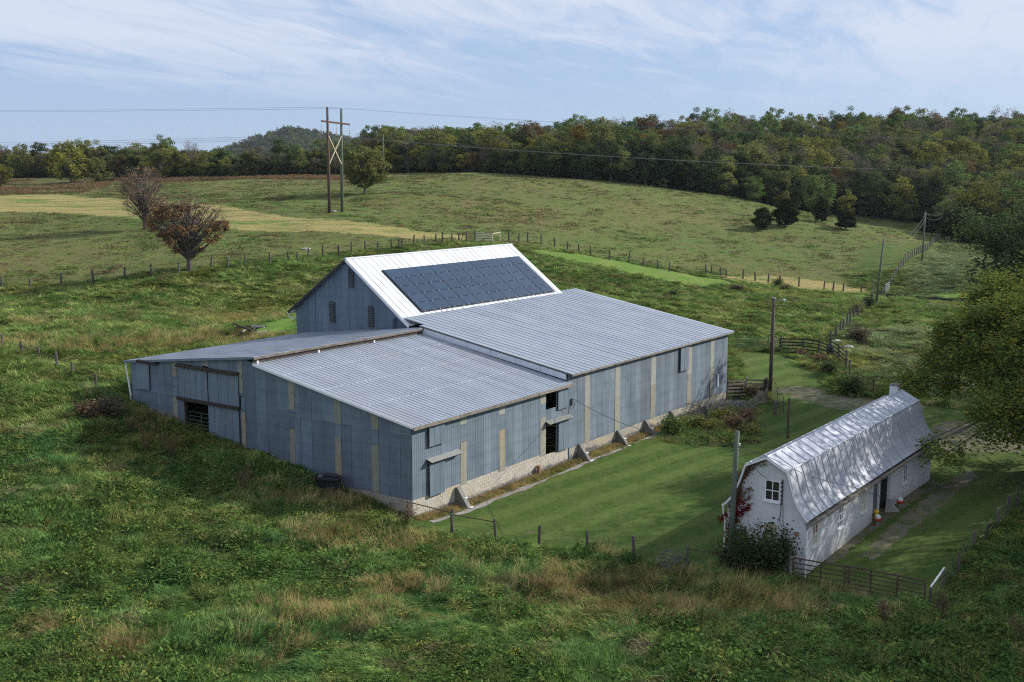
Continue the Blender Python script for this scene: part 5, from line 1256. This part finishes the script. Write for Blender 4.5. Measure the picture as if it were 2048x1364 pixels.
# ---- generic scatter: one stuff object instancing clump meshes on points
def scatter(name,label,protos,P,rot,scl,idx,mats=None):
    coll=bpy.data.collections.new(name+'_source')
    for i,me in enumerate(protos):
        o=bpy.data.objects.new('%s_source_%02d'%(name,i),me); coll.objects.link(o)
    me=bpy.data.meshes.new(name); me.vertices.add(len(P)); me.vertices.foreach_set('co',np.asarray(P,np.float32).ravel())
    for nm,tp,d in (('rot','FLOAT_VECTOR',rot),('scl','FLOAT_VECTOR',scl)):
        a=me.attributes.new(nm,tp,'POINT'); a.data.foreach_set('vector',np.asarray(d,np.float32).ravel())
    a=me.attributes.new('pick','INT','POINT'); a.data.foreach_set('value',np.asarray(idx,np.int32))
    me.update()
    ob=bpy.data.objects.new(name,me); col.objects.link(ob); tag(ob,label,None,None,'stuff')
    ng=bpy.data.node_groups.new(name,'GeometryNodeTree'); ng.interface.new_socket('Geometry',in_out='INPUT',socket_type='NodeSocketGeometry'); ng.interface.new_socket('Geometry',in_out='OUTPUT',socket_type='NodeSocketGeometry')
    n=ng.nodes; l=ng.links; gi=n.new('NodeGroupInput'); go=n.new('NodeGroupOutput'); iop=n.new('GeometryNodeInstanceOnPoints'); ci=n.new('GeometryNodeCollectionInfo')
    ci.inputs['Collection'].default_value=coll; ci.inputs['Separate Children'].default_value=True; ci.inputs['Reset Children'].default_value=True
    def na(nm,t): x=n.new('GeometryNodeInputNamedAttribute'); x.data_type=t; x.inputs[0].default_value=nm; return [o for o in x.outputs if o.enabled and o.name=='Attribute'][0]
    l.new(gi.outputs[0],iop.inputs['Points']); l.new(ci.outputs[0],iop.inputs['Instance']); iop.inputs['Pick Instance'].default_value=True
    l.new(na('pick','INT'),iop.inputs['Instance Index']); l.new(na('rot','FLOAT_VECTOR'),iop.inputs['Rotation']); l.new(na('scl','FLOAT_VECTOR'),iop.inputs['Scale'])
    l.new(iop.outputs[0],go.inputs[0]); md=ob.modifiers.new('scatter','NODES'); md.node_group=ng
    return ob
# far wood mass behind the individual trees
protos=[];pk=[]
def joined(tm,cm,mat,bark='bark'):
    a=np.empty(len(cm.vertices)*3,np.float32); cm.vertices.foreach_get('co',a); me=fastmesh('wood_tree',a.reshape(-1,3),4,M[mat]); return me
pal=[('round',0,'lf_dark'),('tall',0,'lf_dark'),('round',1,'lf_olive'),('round',2,'lf_olive'),('tall',1,'lf_green'),('round',3,'lf_yell'),('tall',2,'lf_rust'),('round',0,'lf_brown'),('bare',0,'lf_brown'),('bare',1,'lf_brown'),('round',1,'lf_gold')]
wts=np.array([2.5,1.6,4.2,3.4,3,3,.8,2.6,2.2,2.2,.3]); wts/=wts.sum()
for f,i,mm in pal: protos.append(joined(*PR[f][i],mm))
R_=np.array([(c[0],c[1]) for c in rest]); 
Z_=hgt(R_[:,0],R_[:,1]); n=len(R_)
s_=g.uniform(.8,1.35,n)*np.interp(R_[:,0]/R_[:,1]*FPX+1024,[0,350,480,640,760],[.82,.78,.55,.6,1.])
scatter('distant_wood','mixed autumn wood covering the hillside behind',protos,np.stack([R_[:,0],R_[:,1],Z_-.3],1),np.stack([np.zeros(n),np.zeros(n),g.uniform(0,6.28,n)],1),np.stack([s_,s_,s_*g.uniform(.85,1.12,n)],1),g.choice(len(pal),n,p=wts))
# undergrowth closing the foot of the wood
P_=[]
for k in range(900):
    t=g.uniform(-.6,.62); D=edgeD(t)+g.uniform(0,10); P_.append((t*D,D))
P_=np.array(P_); n=len(P_); s_=g.uniform(.35,.75,n)
scatter('wood_undergrowth','low shrubs along the edge of the wood',[joined(*PR['bush'][0],'lf_dark'),joined(*PR['bush'][1],'lf_olive'),joined(*PR['bush'][2],'lf_cedar')],np.stack([P_[:,0],P_[:,1],hgt(P_[:,0],P_[:,1])-.2],1),np.stack([np.zeros(n),np.zeros(n),g.uniform(0,6.28,n)],1),np.stack([s_,s_,s_],1),g.choice(3,n))

# ---- far wooded hill
hd=2100.; mb=None
hx=np.linspace(-900,500,120); hy=np.linspace(hd-350,hd+500,50); HX,HY=np.meshgrid(hx,hy)
def hillz(x,y):
    px=x/y*FPX+1024
    top_=np.interp(px,[150,330,440,490,540,575,610,660,720,790,900,1100],[305,303,300,283,266,256,257,264,278,290,300,310])
    return (20+(345-top_)/FPX*hd)*np.exp(-((y-hd)/260.)**2)-8
HZ_=hillz(HX,HY)
me=bpy.data.meshes.new('far_hill'); vv=np.stack([HX,HY,HZ_],-1).reshape(-1,3); idx=np.arange(len(vv)).reshape(HX.shape)
ff=np.stack([idx[:-1,:-1],idx[:-1,1:],idx[1:,1:],idx[1:,:-1]],-1).reshape(-1,4); me.from_pydata(vv.tolist(),[],ff.tolist()); me.update(); me.materials.append(M['lf_dark'])
tag(mobj('far_hill',me),kind='structure')
n=5200; X_=g.uniform(-850,450,n); Y_=g.uniform(hd-320,hd+40,n); s_=g.uniform(.9,1.5,n)
scatter('far_hill_forest','forest covering the far round hill',protos[:8],np.stack([X_,Y_,hillz(X_,Y_)-6],1),np.stack([np.zeros(n),np.zeros(n),g.uniform(0,6.28,n)],1),np.stack([s_,s_,s_],1),g.choice(8,n,p=np.array([3,3,3,3,1,.6,.5,.5])/14.6))
# belt of trees in the middle distance on the left
n=900; tt=np.concatenate([g.uniform(-.62,-.27,600),g.uniform(-.15,-.03,300)]); D_=g.uniform(480,1000,n); X_=tt*D_; s_=g.uniform(.7,1.15,n)
zc_=hgt(X_,D_)
scatter('middle_distance_trees','belt of trees on the left horizon',protos[:8],np.stack([X_,D_,np.maximum(zc_,np.minimum(zc_+3,10))],1),np.stack([np.zeros(n),np.zeros(n),g.uniform(0,6.28,n)],1),np.stack([s_,s_,s_],1),g.choice(8,n))

# ---- near trees on the right
g=np.random.default_rng(12)
mb,tips=big_tree(21,12.5,7,.45,.28,3.0,depth=5,up=.35,n0=8)
lx,ly=px_at(2085,940); lz=H1(lx,ly)
for (qx,qy,qd,nb_) in [(1855,885,69,3),(1885,905,70,4),(1840,880,69.5,2),(1890,872,71,3),(1870,915,69,3)]:
    e=onray(qx,qy,qd)-np.array([lx,ly,lz]); m0=np.array([0,0,4.2]); mb.tube([tuple(m0),tuple(m0*.5+e*.5+np.array([0,0,.9])),tuple(e)],[.10,.06,.02],5,cap=False)
    for q in range(nb_): tips.append((e+g.normal(size=3)*np.array([.6,.6,.3]),0,None))
P_loc=(mb.mesh('trunk',None,True),fastmesh('crown',leafy(tips,g,130000,.42,.15,lambda p:True,2,droop=.5,aspect=.45),4))
put_tree('locust_tree','yellow-green locust tree at the right edge, its branches over the end of the white building',P_loc,'lf_locust','bark',lx,ly,.96,1.0,rz=0)
tips_loc=tips
mb,tips=big_tree(33,15,7,.42,.34,3.2,depth=5,up=.6,n0=8)
P_dk=(mb.mesh('trunk',None,True),fastmesh('crown',leafy(tips,g,42000,.55,.16,lambda p:True,2),4))
put_tree('dark_leafy_tree','very dark leafy tree behind the locust at the right edge',P_dk,'lf_dark','bark',50.5,101,1.08,1.0,rz=1)
# trees just outside the frame whose shade falls across the yard
P_yard=(P_loc[0],fastmesh('crown',leafy(tips_loc,g,15000,.42,.14,lambda p:True,2,droop=.5,aspect=.42),4))
put_tree('yard_tree','locust tree just outside the right edge, shading the yard and roof',P_yard,'lf_locust','bark',44.5,68,1.5,1.0,rz=2.2)
put_tree('yard_tree','tall locust tree outside the right edge nearer the camera',P_yard,'lf_locust','bark',42.5,60,1.4,1.0,rz=4.1)

put_tree('yard_tree','third locust tree outside the right edge, closest to the camera',P_yard,'lf_locust','bark',41,52,1.1,1.0,rz=5.2)

# ---- shrubs and climbing plants
def shrub(name,label,p,s,n,ls,mat,cat='shrub',sz=1.,stem=True,seed=0,spiky=0):
    g=np.random.default_rng(seed+500); r_=empty(name,(p[0],p[1],H1(p[0],p[1]))); tag(r_,label,cat)
    mb=MB(); E_=[]
    for k in range(14):
        a=g.uniform(0,6.28); t=g.uniform(.2,1); e=np.array([math.cos(a)*s*t,math.sin(a)*s*t,s*sz*g.uniform(.6,1.25)]); mb.tube([(0,0,-.1),tuple(e*.5+np.array([0,0,.1])),tuple(e)],[.03,.02,.008],4,cap=False); E_+= [e,e*.8,e*.6,e*.4]
    mb.build('stems',M['bark'],r_,fix=False); E_=np.array(E_); k=g.integers(0,len(E_),n); C=E_[k]+g.normal(size=(n,3))*s*(.16 if spiky else .24); C[:,2]=np.maximum(C[:,2],.02)
    mobj('foliage',fastmesh('foliage',leafquads(C,ls,g),4,M[mat]),None,r_)
p=wb3(-1.3,1.6,0); shrub('shrub','big dark shrub below the lower gable window of the white building',p,1.75,5200,.09,'lf_dark',seed=1,sz=1.15,spiky=1)
p=wb3(-1.0,3.3,0); shrub('shrub','smaller dark shrub at the foot of the green utility pole',p,1.1,2200,.08,'lf_dark',seed=2,sz=.9)
for i,(px,py,s,mm,lb) in enumerate([(1345,868,1.1,'lf_green','green bush on the lawn edge by the last buttress'),(1388,858,.8,'lf_olive','olive bush left of the thick grey post'),(1420,862,.7,'lf_yell','yellowish weeds in front of the thick grey post'),(1470,858,.9,'dead','tan dry weeds in the middle of the corral weed patch'),(1500,872,.8,'lf_olive','grey-green bush at the right end of the weed patch'),(1445,842,.9,'lf_yell','tall yellow-green weeds behind the corral weed patch'),(1478,790,.95,'lf_rust','brown creeper on the wooden corral fence by the shed'),(1505,793,.8,'lf_rust','rusty creeper in the middle of the corral fence'),(1525,783,.8,'lf_green','green creeper around the post by the lamp pole'),(1492,845,.9,'dead','dry weeds under the leaning wooden gate'),
     (1660,748,1.15,'lf_dark','dark bushes below the corral board fence'),(1685,775,1.0,'lf_green','green bush at the foot of the corral posts'),(1640,728,.8,'dead','dry brushy weeds left of the dark corral bushes'),(1600,712,.7,'dead','brown weeds under the black board fence'),(1718,684,1.5,'lf_brown','grey-brown leafless brush above the concrete slab'),(1700,790,1.2,'lf_dark','dark bush behind the rusty pipe fence'),
     (1345,592,.6,'lf_dark','small dark bush on the fence line beyond the shed'),(1475,583,1.0,'lf_brown','brown bush at the wire fence by the tan strip'),(1555,572,1.1,'lf_dark','dark bush around a post in the tan strip fence'),(1572,583,1.0,'lf_olive','olive bush right of the dark fence bush'),
     (1715,628,1.3,'lf_olive','olive brush in the middle of the overgrown fence'),(1735,612,1.1,'lf_dark','dark brush high on the overgrown fence'),(215,835,1.1,'lf_brown','dark thicket at the left corner of the shed'),(175,838,.9,'dead','brown thicket left of the shed corner bushes')]):
    q=at(px,py); shrub('bush',lb,q,s,int(900*s*s)+300,.10,mm,seed=10+i,sz=.85)
for i,(px,py,h_,lb) in enumerate([(290,905,1.8,'tall dry weed with a plume in the shade left of the shed doors'),(343,918,1.7,'spindly dry weed right of the plumed one'),(488,985,1.6,'dry brown weed standing in the shed shadow'),(812,1060,1.5,'pinkish dry weed clump at the barn corner'),(265,870,1.2,'short dry weed nearest the shed corner'),(440,870,1.2,'dry weed before the dark opening of the shed'),(1768,1250,1.1,'withered weed below the long tube gate'),(1885,1245,1.4,'brown dead weed right of the stout corner post'),(2040,1300,1.6,'grey dead weed in the lower right corner')]):
    q=at(px,py); g=np.random.default_rng(i+900); r_=empty('dry_weed',(q[0],q[1],H1(q[0],q[1]))); tag(r_,lb,'weed')
    mb=MB(); E_=[]
    for k in range(16):
        a=g.uniform(0,6.28); t=g.uniform(.05,.42)*h_; e=np.array([math.cos(a)*t,math.sin(a)*t,h_*g.uniform(.6,1.05)]); mb.tube([(0,0,-.1),tuple(e*.55),tuple(e)],[.014,.01,.005],3,cap=False); E_+=[e,e*.85,e*.7]
    mb.build('stems',M['dead'],r_,fix=False); E_=np.array(E_); k=g.integers(0,len(E_),420)
    mobj('seed_heads',fastmesh('seed_heads',leafquads(E_[k]+g.normal(size=(420,3))*.08,.045,g),4,M['dead']),None,r_)['kind']='stuff'
# virginia creeper on the gable corner
g=np.random.default_rng(77); iv=empty('creeper',(W0[0],W0[1],0),WROT); tag(iv,'crimson creeper climbing the left edge of the white gable','climbing plant')
C=[];mb=MB()
for b0,z0,b1,z1,nn_ in [(4.1,.2,4.05,2.2,130),(4.05,1.0,3.75,2.8,520),(3.95,2.6,3.6,3.9,700),(3.8,3.6,3.45,4.7,500),(3.5,4.5,2.9,5.25,260),(2.9,5.2,2.3,5.6,70),(3.8,2.4,2.95,3.1,150),(3.75,2.9,2.9,3.7,90),(3.7,3.3,2.95,4.1,90),(4.05,1.5,3.4,1.7,120),(4.0,.9,3.6,.6,60),(4.3,2.5,4.6,2.0,90)]:
    t=g.uniform(0,1,nn_); C.append(np.stack([-.05-g.uniform(0,.12,nn_),b0+(b1-b0)*t+g.normal(size=nn_)*.10,z0+(z1-z0)*t+g.normal(size=nn_)*.10],1)); mb.tube([(-.02,b0,z0),(-.03,b1,z1)],.012,3,cap=False)
mb.build('vines',M['bark'],iv,fix=False); C=np.concatenate(C); up=C[:,2]>3.4
mobj('red_leaves',fastmesh('red_leaves',leafquads(C[~up],.075,g),4,M['lf_red']),None,iv)
r_=g.random(up.sum())<.5
mobj('upper_leaves',fastmesh('upper_leaves',leafquads(C[up],.07,g),4,M['lf_redbrown']),None,iv)

# ============================================================ GRASS
def tuft(seed,n,h,spread,lean,w_,seg=3,curve=.6,mat='gr'):
    g=np.random.default_rng(seed); out=[]
    ld=0.0
    for i in range(n):
        a=g.uniform(0,6.28); r=spread*math.sqrt(g.random()); x,y=r*math.cos(a),r*math.sin(a)
        d=ld+g.normal()*.7; l=lean*g.uniform(.4,1.5); hh=h*g.uniform(.55,1.15)
        wa=g.uniform(0,6.28); wx,wy=math.cos(wa)*w_/2,math.sin(wa)*w_/2
        prev=None
        for k in range(seg+1):
            t=k/seg; z=hh*(t-curve*.55*l*t*t); o_=hh*l*t**1.7*1.1; px_,py_=x+math.cos(d)*o_,y+math.sin(d)*o_; ww=1-.8*t
            cur=((px_-wx*ww,py_-wy*ww,z-.05),(px_+wx*ww,py_+wy*ww,z-.05))
            if prev: out+= [prev[0],prev[1],cur[1],cur[0]]
            prev=cur
    # weld strips so that each blade is one island
    v=np.array(out); nb=seg; me=bpy.data.meshes.new('tuft'); V_=[];F_=[]
    for i in range(n):
        q=v[i*seg*4:(i+1)*seg*4]; b=len(V_); V_+=[tuple(q[0]),tuple(q[1])]
        for k in range(seg): V_+=[tuple(q[k*4+3]),tuple(q[k*4+2])]; F_.append((b+2*k,b+2*k+1,b+2*k+3,b+2*k+2))
    me.from_pydata(V_,[],F_); me.update(); me.materials.append(M[mat]); return me
def weedclump(seed,n,h,s,ls,mat):
    g=np.random.default_rng(seed); C=g.normal(size=(n,3))*np.array([s,s,h*.3]); C[:,2]=np.abs(C[:,2])+.05; return fastmesh('weed_clump',leafquads(C,ls,g,flat=.5),4,M[mat])
g=np.random.default_rng(4)
def fan_points(n,y0,y1,tmin=-.58,tmax=.58,power=1.0):
    y=y0+(y1-y0)*g.random(n)**power; t=g.uniform(tmin,tmax,n); return t*y,y
def mask_patch(x,y,px,py,rx,ry): c=at(px,py); return ((x-c[0])/rx)**2+((y-c[1])/ry)**2
DRY=[(1470,860,2.2,1.6),(1430,850,1.6,1.2),(1500,845,2,1.5),(1640,740,2,2),(1300,1195,5.2,3.6),(1150,1195,3.2,2.0),(1410,1200,2.0,2.2),(720,1080,4.5,2.0),(800,1180,2.5,1.4),(600,1000,5,2),(230,1310,1.0,1.2),(90,1260,1.2,1.0),(570,1310,.9,1.2),(1230,1110,1.5,.8),(1700,1190,3.5,1.0),(1600,1215,3,1.2),(330,850,3,1.5),(1060,1180,2,1.2),(440,640,9,7),(480,680,6,3),(200,700,5,3),(330,685,6,3),(30,690,5,3),(100,650,5,3),(1680,690,3,3),(1550,720,5,2.5),(1620,735,3,2),(150,590,10,3),(700,1230,3,1.5)]
dm=[(at(a,b)[:2],c,d) for a,b,c,d in DRY]
def dryness(x,y):
    v=np.zeros(len(x))
    for c,rx,ry in dm: v=np.maximum(v,np.exp(-(((x-c[0])/rx)**2+((y-c[1])/ry)**2)))
    return v
def rough_ok(x,y,m=.0):
    return (~zone('lawn',x,y))&(~zone('path',x,y))&(~zone('drive',x,y))&(~zone('bright',x,y))&(~zone('hay',x,y))&(~inbarn(x,y,m))
def rot_(n,tilt=.12): return np.stack([g.normal(size=n)*tilt,g.normal(size=n)*tilt,g.uniform(0,6.28,n)],1)
# combed rotation: neighbouring tufts lie the same way
def comb(x,y,n): return np.stack([g.normal(size=n)*.12,g.normal(size=n)*.12,_vn(x,y,5.5,11)*8+_vn(x,y,1.8,12)*3+g.normal(size=n)*.8],1)
tg=[tuft(100+i,44,.50,.34,.62+.14*i,.042) for i in range(5)]
tg2=[tuft(110+i,44,.50,.36,.7+.14*i,.045,mat='gr2') for i in range(3)]
x1,y1=fan_points(60000,36,78,power=1.15); x2,y2=fan_points(49000,70,125,-.58,.58,1.2); 
def grow(x,y,protos,name,label,smin,smax,hz=1.,dens=None):
    k=rough_ok(x,y,.1)
    if dens is not None: k&=g.random(len(x))<dens(x,y)
    x,y=x[k],y[k]; n=len(x); z=hgt(x,y); s=g.uniform(smin,smax,n)*(.7+.6*_vn(x,y,2.2,21)); hzz=s*hz*(.35+.75*_vn(x,y,5,22)+.65*_vn(x,y,1.7,23)**2)
    return scatter(name,label,protos,np.stack([x,y,z-.02],1),comb(x,y,n),np.stack([s,s,hzz],1),g.integers(0,len(protos),n))
x3,y3=fan_points(39000,112,200,-.58,.58,1.1)
Z_pale=polyg([(1775,612),(2100,606),(2100,880),(1850,790),(1740,765),(1690,700),(1690,660)])+[(110,150)]
Z_pale2=polyg([(1890,478),(2100,470),(2100,598),(1790,592)])
pale=lambda x,y: inpoly(x,y,Z_pale)|inpoly(x,y,Z_pale2)
M['grp']=grassmat('pale_sheen_grass_blades',(.19,.25,.115),(.23,.27,.12),(.16,.225,.08),(.28,.26,.15))  # sheen of the right-hand fields is painted in as a paler blade colour
tp_=[tuft(150+i,40,.6,.4,.9,.04,mat='grp') for i in range(3)]
grow(x1,y1,tg,'rough_grass','long matted green grass in the foreground',.65,1.15,dens=lambda x,y:(1-.45*dryness(x,y))*(mask_patch(x,y,657,990,1.7,1.7)>1))
grow(x2,y2,tg2,'rough_grass_beyond','long green grass around and behind the barns',.95,1.7,.8,dens=lambda x,y:(1-.7*dryness(x,y))*(1-.9*pale(x,y)))
lim=lambda x,y:(1-pasture(x,y))
grow(x3,y3,tg2,'field_grass','coarse grass of the field below the far fence',1.5,2.6,.38,dens=lambda x,y:lim(x,y)*(1-.85*pale(x,y)))
x6,y6=fan_points(26000,95,262,.22,.5,1.0)
grow(x6,y6,tp_,'pale_field_grass','pale grey-green grass with painted-in sheen in the fields on the right',1.2,2.3,.4,dens=lambda x,y:1.*pale(x,y))
# dry seed-head grass
td=[tuft(200+i,34,.85,.34,.5,.018,curve=.5,mat='grdry') for i in range(3)]
X_=np.concatenate([x1,x2]); Y_=np.concatenate([y1,y2]); k=g.random(len(X_))<(.62*dryness(X_,Y_)**1.4*(.25+1.2*_vn(X_,Y_,2.4,33))+.012*(_vn(X_,Y_,7,31)>.55)); 
grow(X_[k]+g.normal(size=k.sum())*.2,Y_[k]+g.normal(size=k.sum())*.2,td,'dry_grass','tan dry seed-head grass in drifts',.6,1.15,1.0)
# broad-leaved weeds and a few yellow blossoms
tw=[weedclump(300+i,80,.48,.26,.085,'weed') for i in range(3)]
k=g.random(len(x1))<.22*(_vn(x1,y1,6,41)>.42)+.05; grow(x1[k],y1[k]+.1,tw,'broadleaf_weeds','leafy green weeds among the foreground grass',.7,1.4)
tf=[weedclump(320,26,.5,.22,.03,'flower')]
k=g.random(len(x1))<.004*(_vn(x1,y1,8,43)>.5); xs_,ys_=x1[k],y1[k]
q=rough_ok(xs_,ys_,.1); xs_,ys_=xs_[q],ys_[q]; n=len(xs_); scatter('yellow_flowers','scattered yellow blossoms in the foreground grass',tf,np.stack([xs_,ys_,hgt(xs_,ys_)+.3],1),rot_(n),np.ones((n,3)),np.zeros(n))
# brown weeds and tussocks in the far pasture
x4,y4=fan_points(15000,150,345,-.5,.5,1.0); k=(pasture(x4,y4)>.5)&rough_ok(x4,y4)&(y4<edgeD(x4/y4)-2); x4,y4=x4[k],y4[k]; n=len(x4); s=g.uniform(.6,1.5,n)*(.5+_vn(x4,y4,9,51))
scatter('pasture_weeds','brownish weeds and tussocks across the grazed pasture',[weedclump(340,36,.30,.5,.13,'dead'),weedclump(341,36,.30,.5,.13,'weed'),weedclump(342,30,.22,.55,.12,'lf_olive')],np.stack([x4,y4,hgt(x4,y4)-.05],1),rot_(n,.05),np.stack([s,s,s*.6],1),g.choice(3,n,p=[.3,.35,.35]))
x5,y5=fan_points(26000,230,345,-.5,-.12); n5=len(x5); k=zone('red',x5,y5)&(g.random(n5)<.3*(_vn(x5,y5,18,71)>.35)); x5,y5=x5[k],y5[k]; n=len(x5)
M['redweed']=leafmat('red_weeds',(.20,.12,.075),(.17,.14,.07))
scatter('red_weeds','band of rust-red weeds along the far left of the pasture',[weedclump(350,44,.8,.7,.16,'redweed')],np.stack([x5,y5,hgt(x5,y5)],1),rot_(n,.05),np.stack([g.uniform(.7,1.4,n)]*3,1),np.zeros(n))
# straw and dead growth along the barn wall
a_=g.uniform(0,34,4200); b_=-.05-np.abs(g.normal(size=4200))*.38; q=P0[None,:]+U[None,:]*a_[:,None]+V[None,:]*b_[:,None]; n=len(q); s=g.uniform(.2,.5,n)
scatter('wall_straw','dry straw-coloured growth along the foot of the block wall',td+[tw[0]],np.stack([q[:,0],q[:,1],hgt(q[:,0],q[:,1])],1),rot_(n,.5),np.stack([s,s,s*.6],1),g.choice(4,n,p=[.3,.3,.32,.08]))
# concrete apron
def strip(name,mat,a0,a1,b0,b1,step=.5,dz=.03):
    mb=MB(); n=int((a1-a0)/step); pv=None
    for k in range(n+1):
        a=a0+(a1-a0)*k/n; bb=[b0(a)+(b1(a)-b0(a))*t for t in (0,.5,1)]; row=[]
        for b in bb: p=bar(a,b); row.append((p[0],p[1],H1(p[0],p[1])+dz))
        if pv:
            for t in (0,1): mb.quad(pv[t],pv[t+1],row[t+1],row[t])
        pv=row
    return tag(mb.build(name,mat,fix=False),kind='structure')
wob=lambda a,f: .10*math.sin(a*f)+.07*math.sin(a*f*2.7+1)
strip('concrete_apron',M['conc'],.4,32.5,lambda a:-.85-.12*math.sin(a*.6),lambda a:-1.35+a*.012+wob(a,1.1))
strip('gravel_patch',M['asphalt'],32.5,43.6,lambda a:-.12,lambda a:-1.0-.14*(a-32.5)+wob(a,1.4),.4)
# grass blades over the mown lawn keep its edge soft
xl,yl=fan_points(3000,48,84,-.15,.46); k=zone('lawn',xl,yl)&~zone('path',xl,yl)&~inbarn(xl,yl,.2)&~zone('dirt',xl,yl); xl,yl=xl[k],yl[k]; n=len(xl); s=g.uniform(.5,1.,n)
M['lw']=grassmat('lawn_blades',(.06,.115,.026),(.075,.125,.028),(.075,.105,.028),(.10,.115,.036),rnd=.12)
scatter('lawn_grass','short mown lawn grass between the buildings',[tuft(400+i,40,.09,.35,.8,.02,seg=2,mat='lw') for i in range(2)],np.stack([xl,yl,hgt(xl,yl)+.02],1),rot_(n,.03),np.stack([s,s,s],1),g.integers(0,2,n))

# ============================================================ HAZE
mb=MB(); mb.box(-1500,1500,-70,3000,-60,125); hzo=mb.build('haze',None); hm=bpy.data.materials.new('haze'); hm.use_nodes=True; nt=hm.node_tree; nt.nodes.clear()
o=nt.nodes.new('ShaderNodeOutputMaterial'); pv=nt.nodes.new('ShaderNodeVolumePrincipled'); nt.links.new(pv.outputs[0],o.inputs['Volume'])
pv.inputs['Color'].default_value=(.72,.82,1,1); pv.inputs['Density'].default_value=.00004; pv.inputs['Anisotropy'].default_value=.2
hzo.data.materials.append(hm); tag(hzo,'thin blue haze in the air',None,None,'stuff')
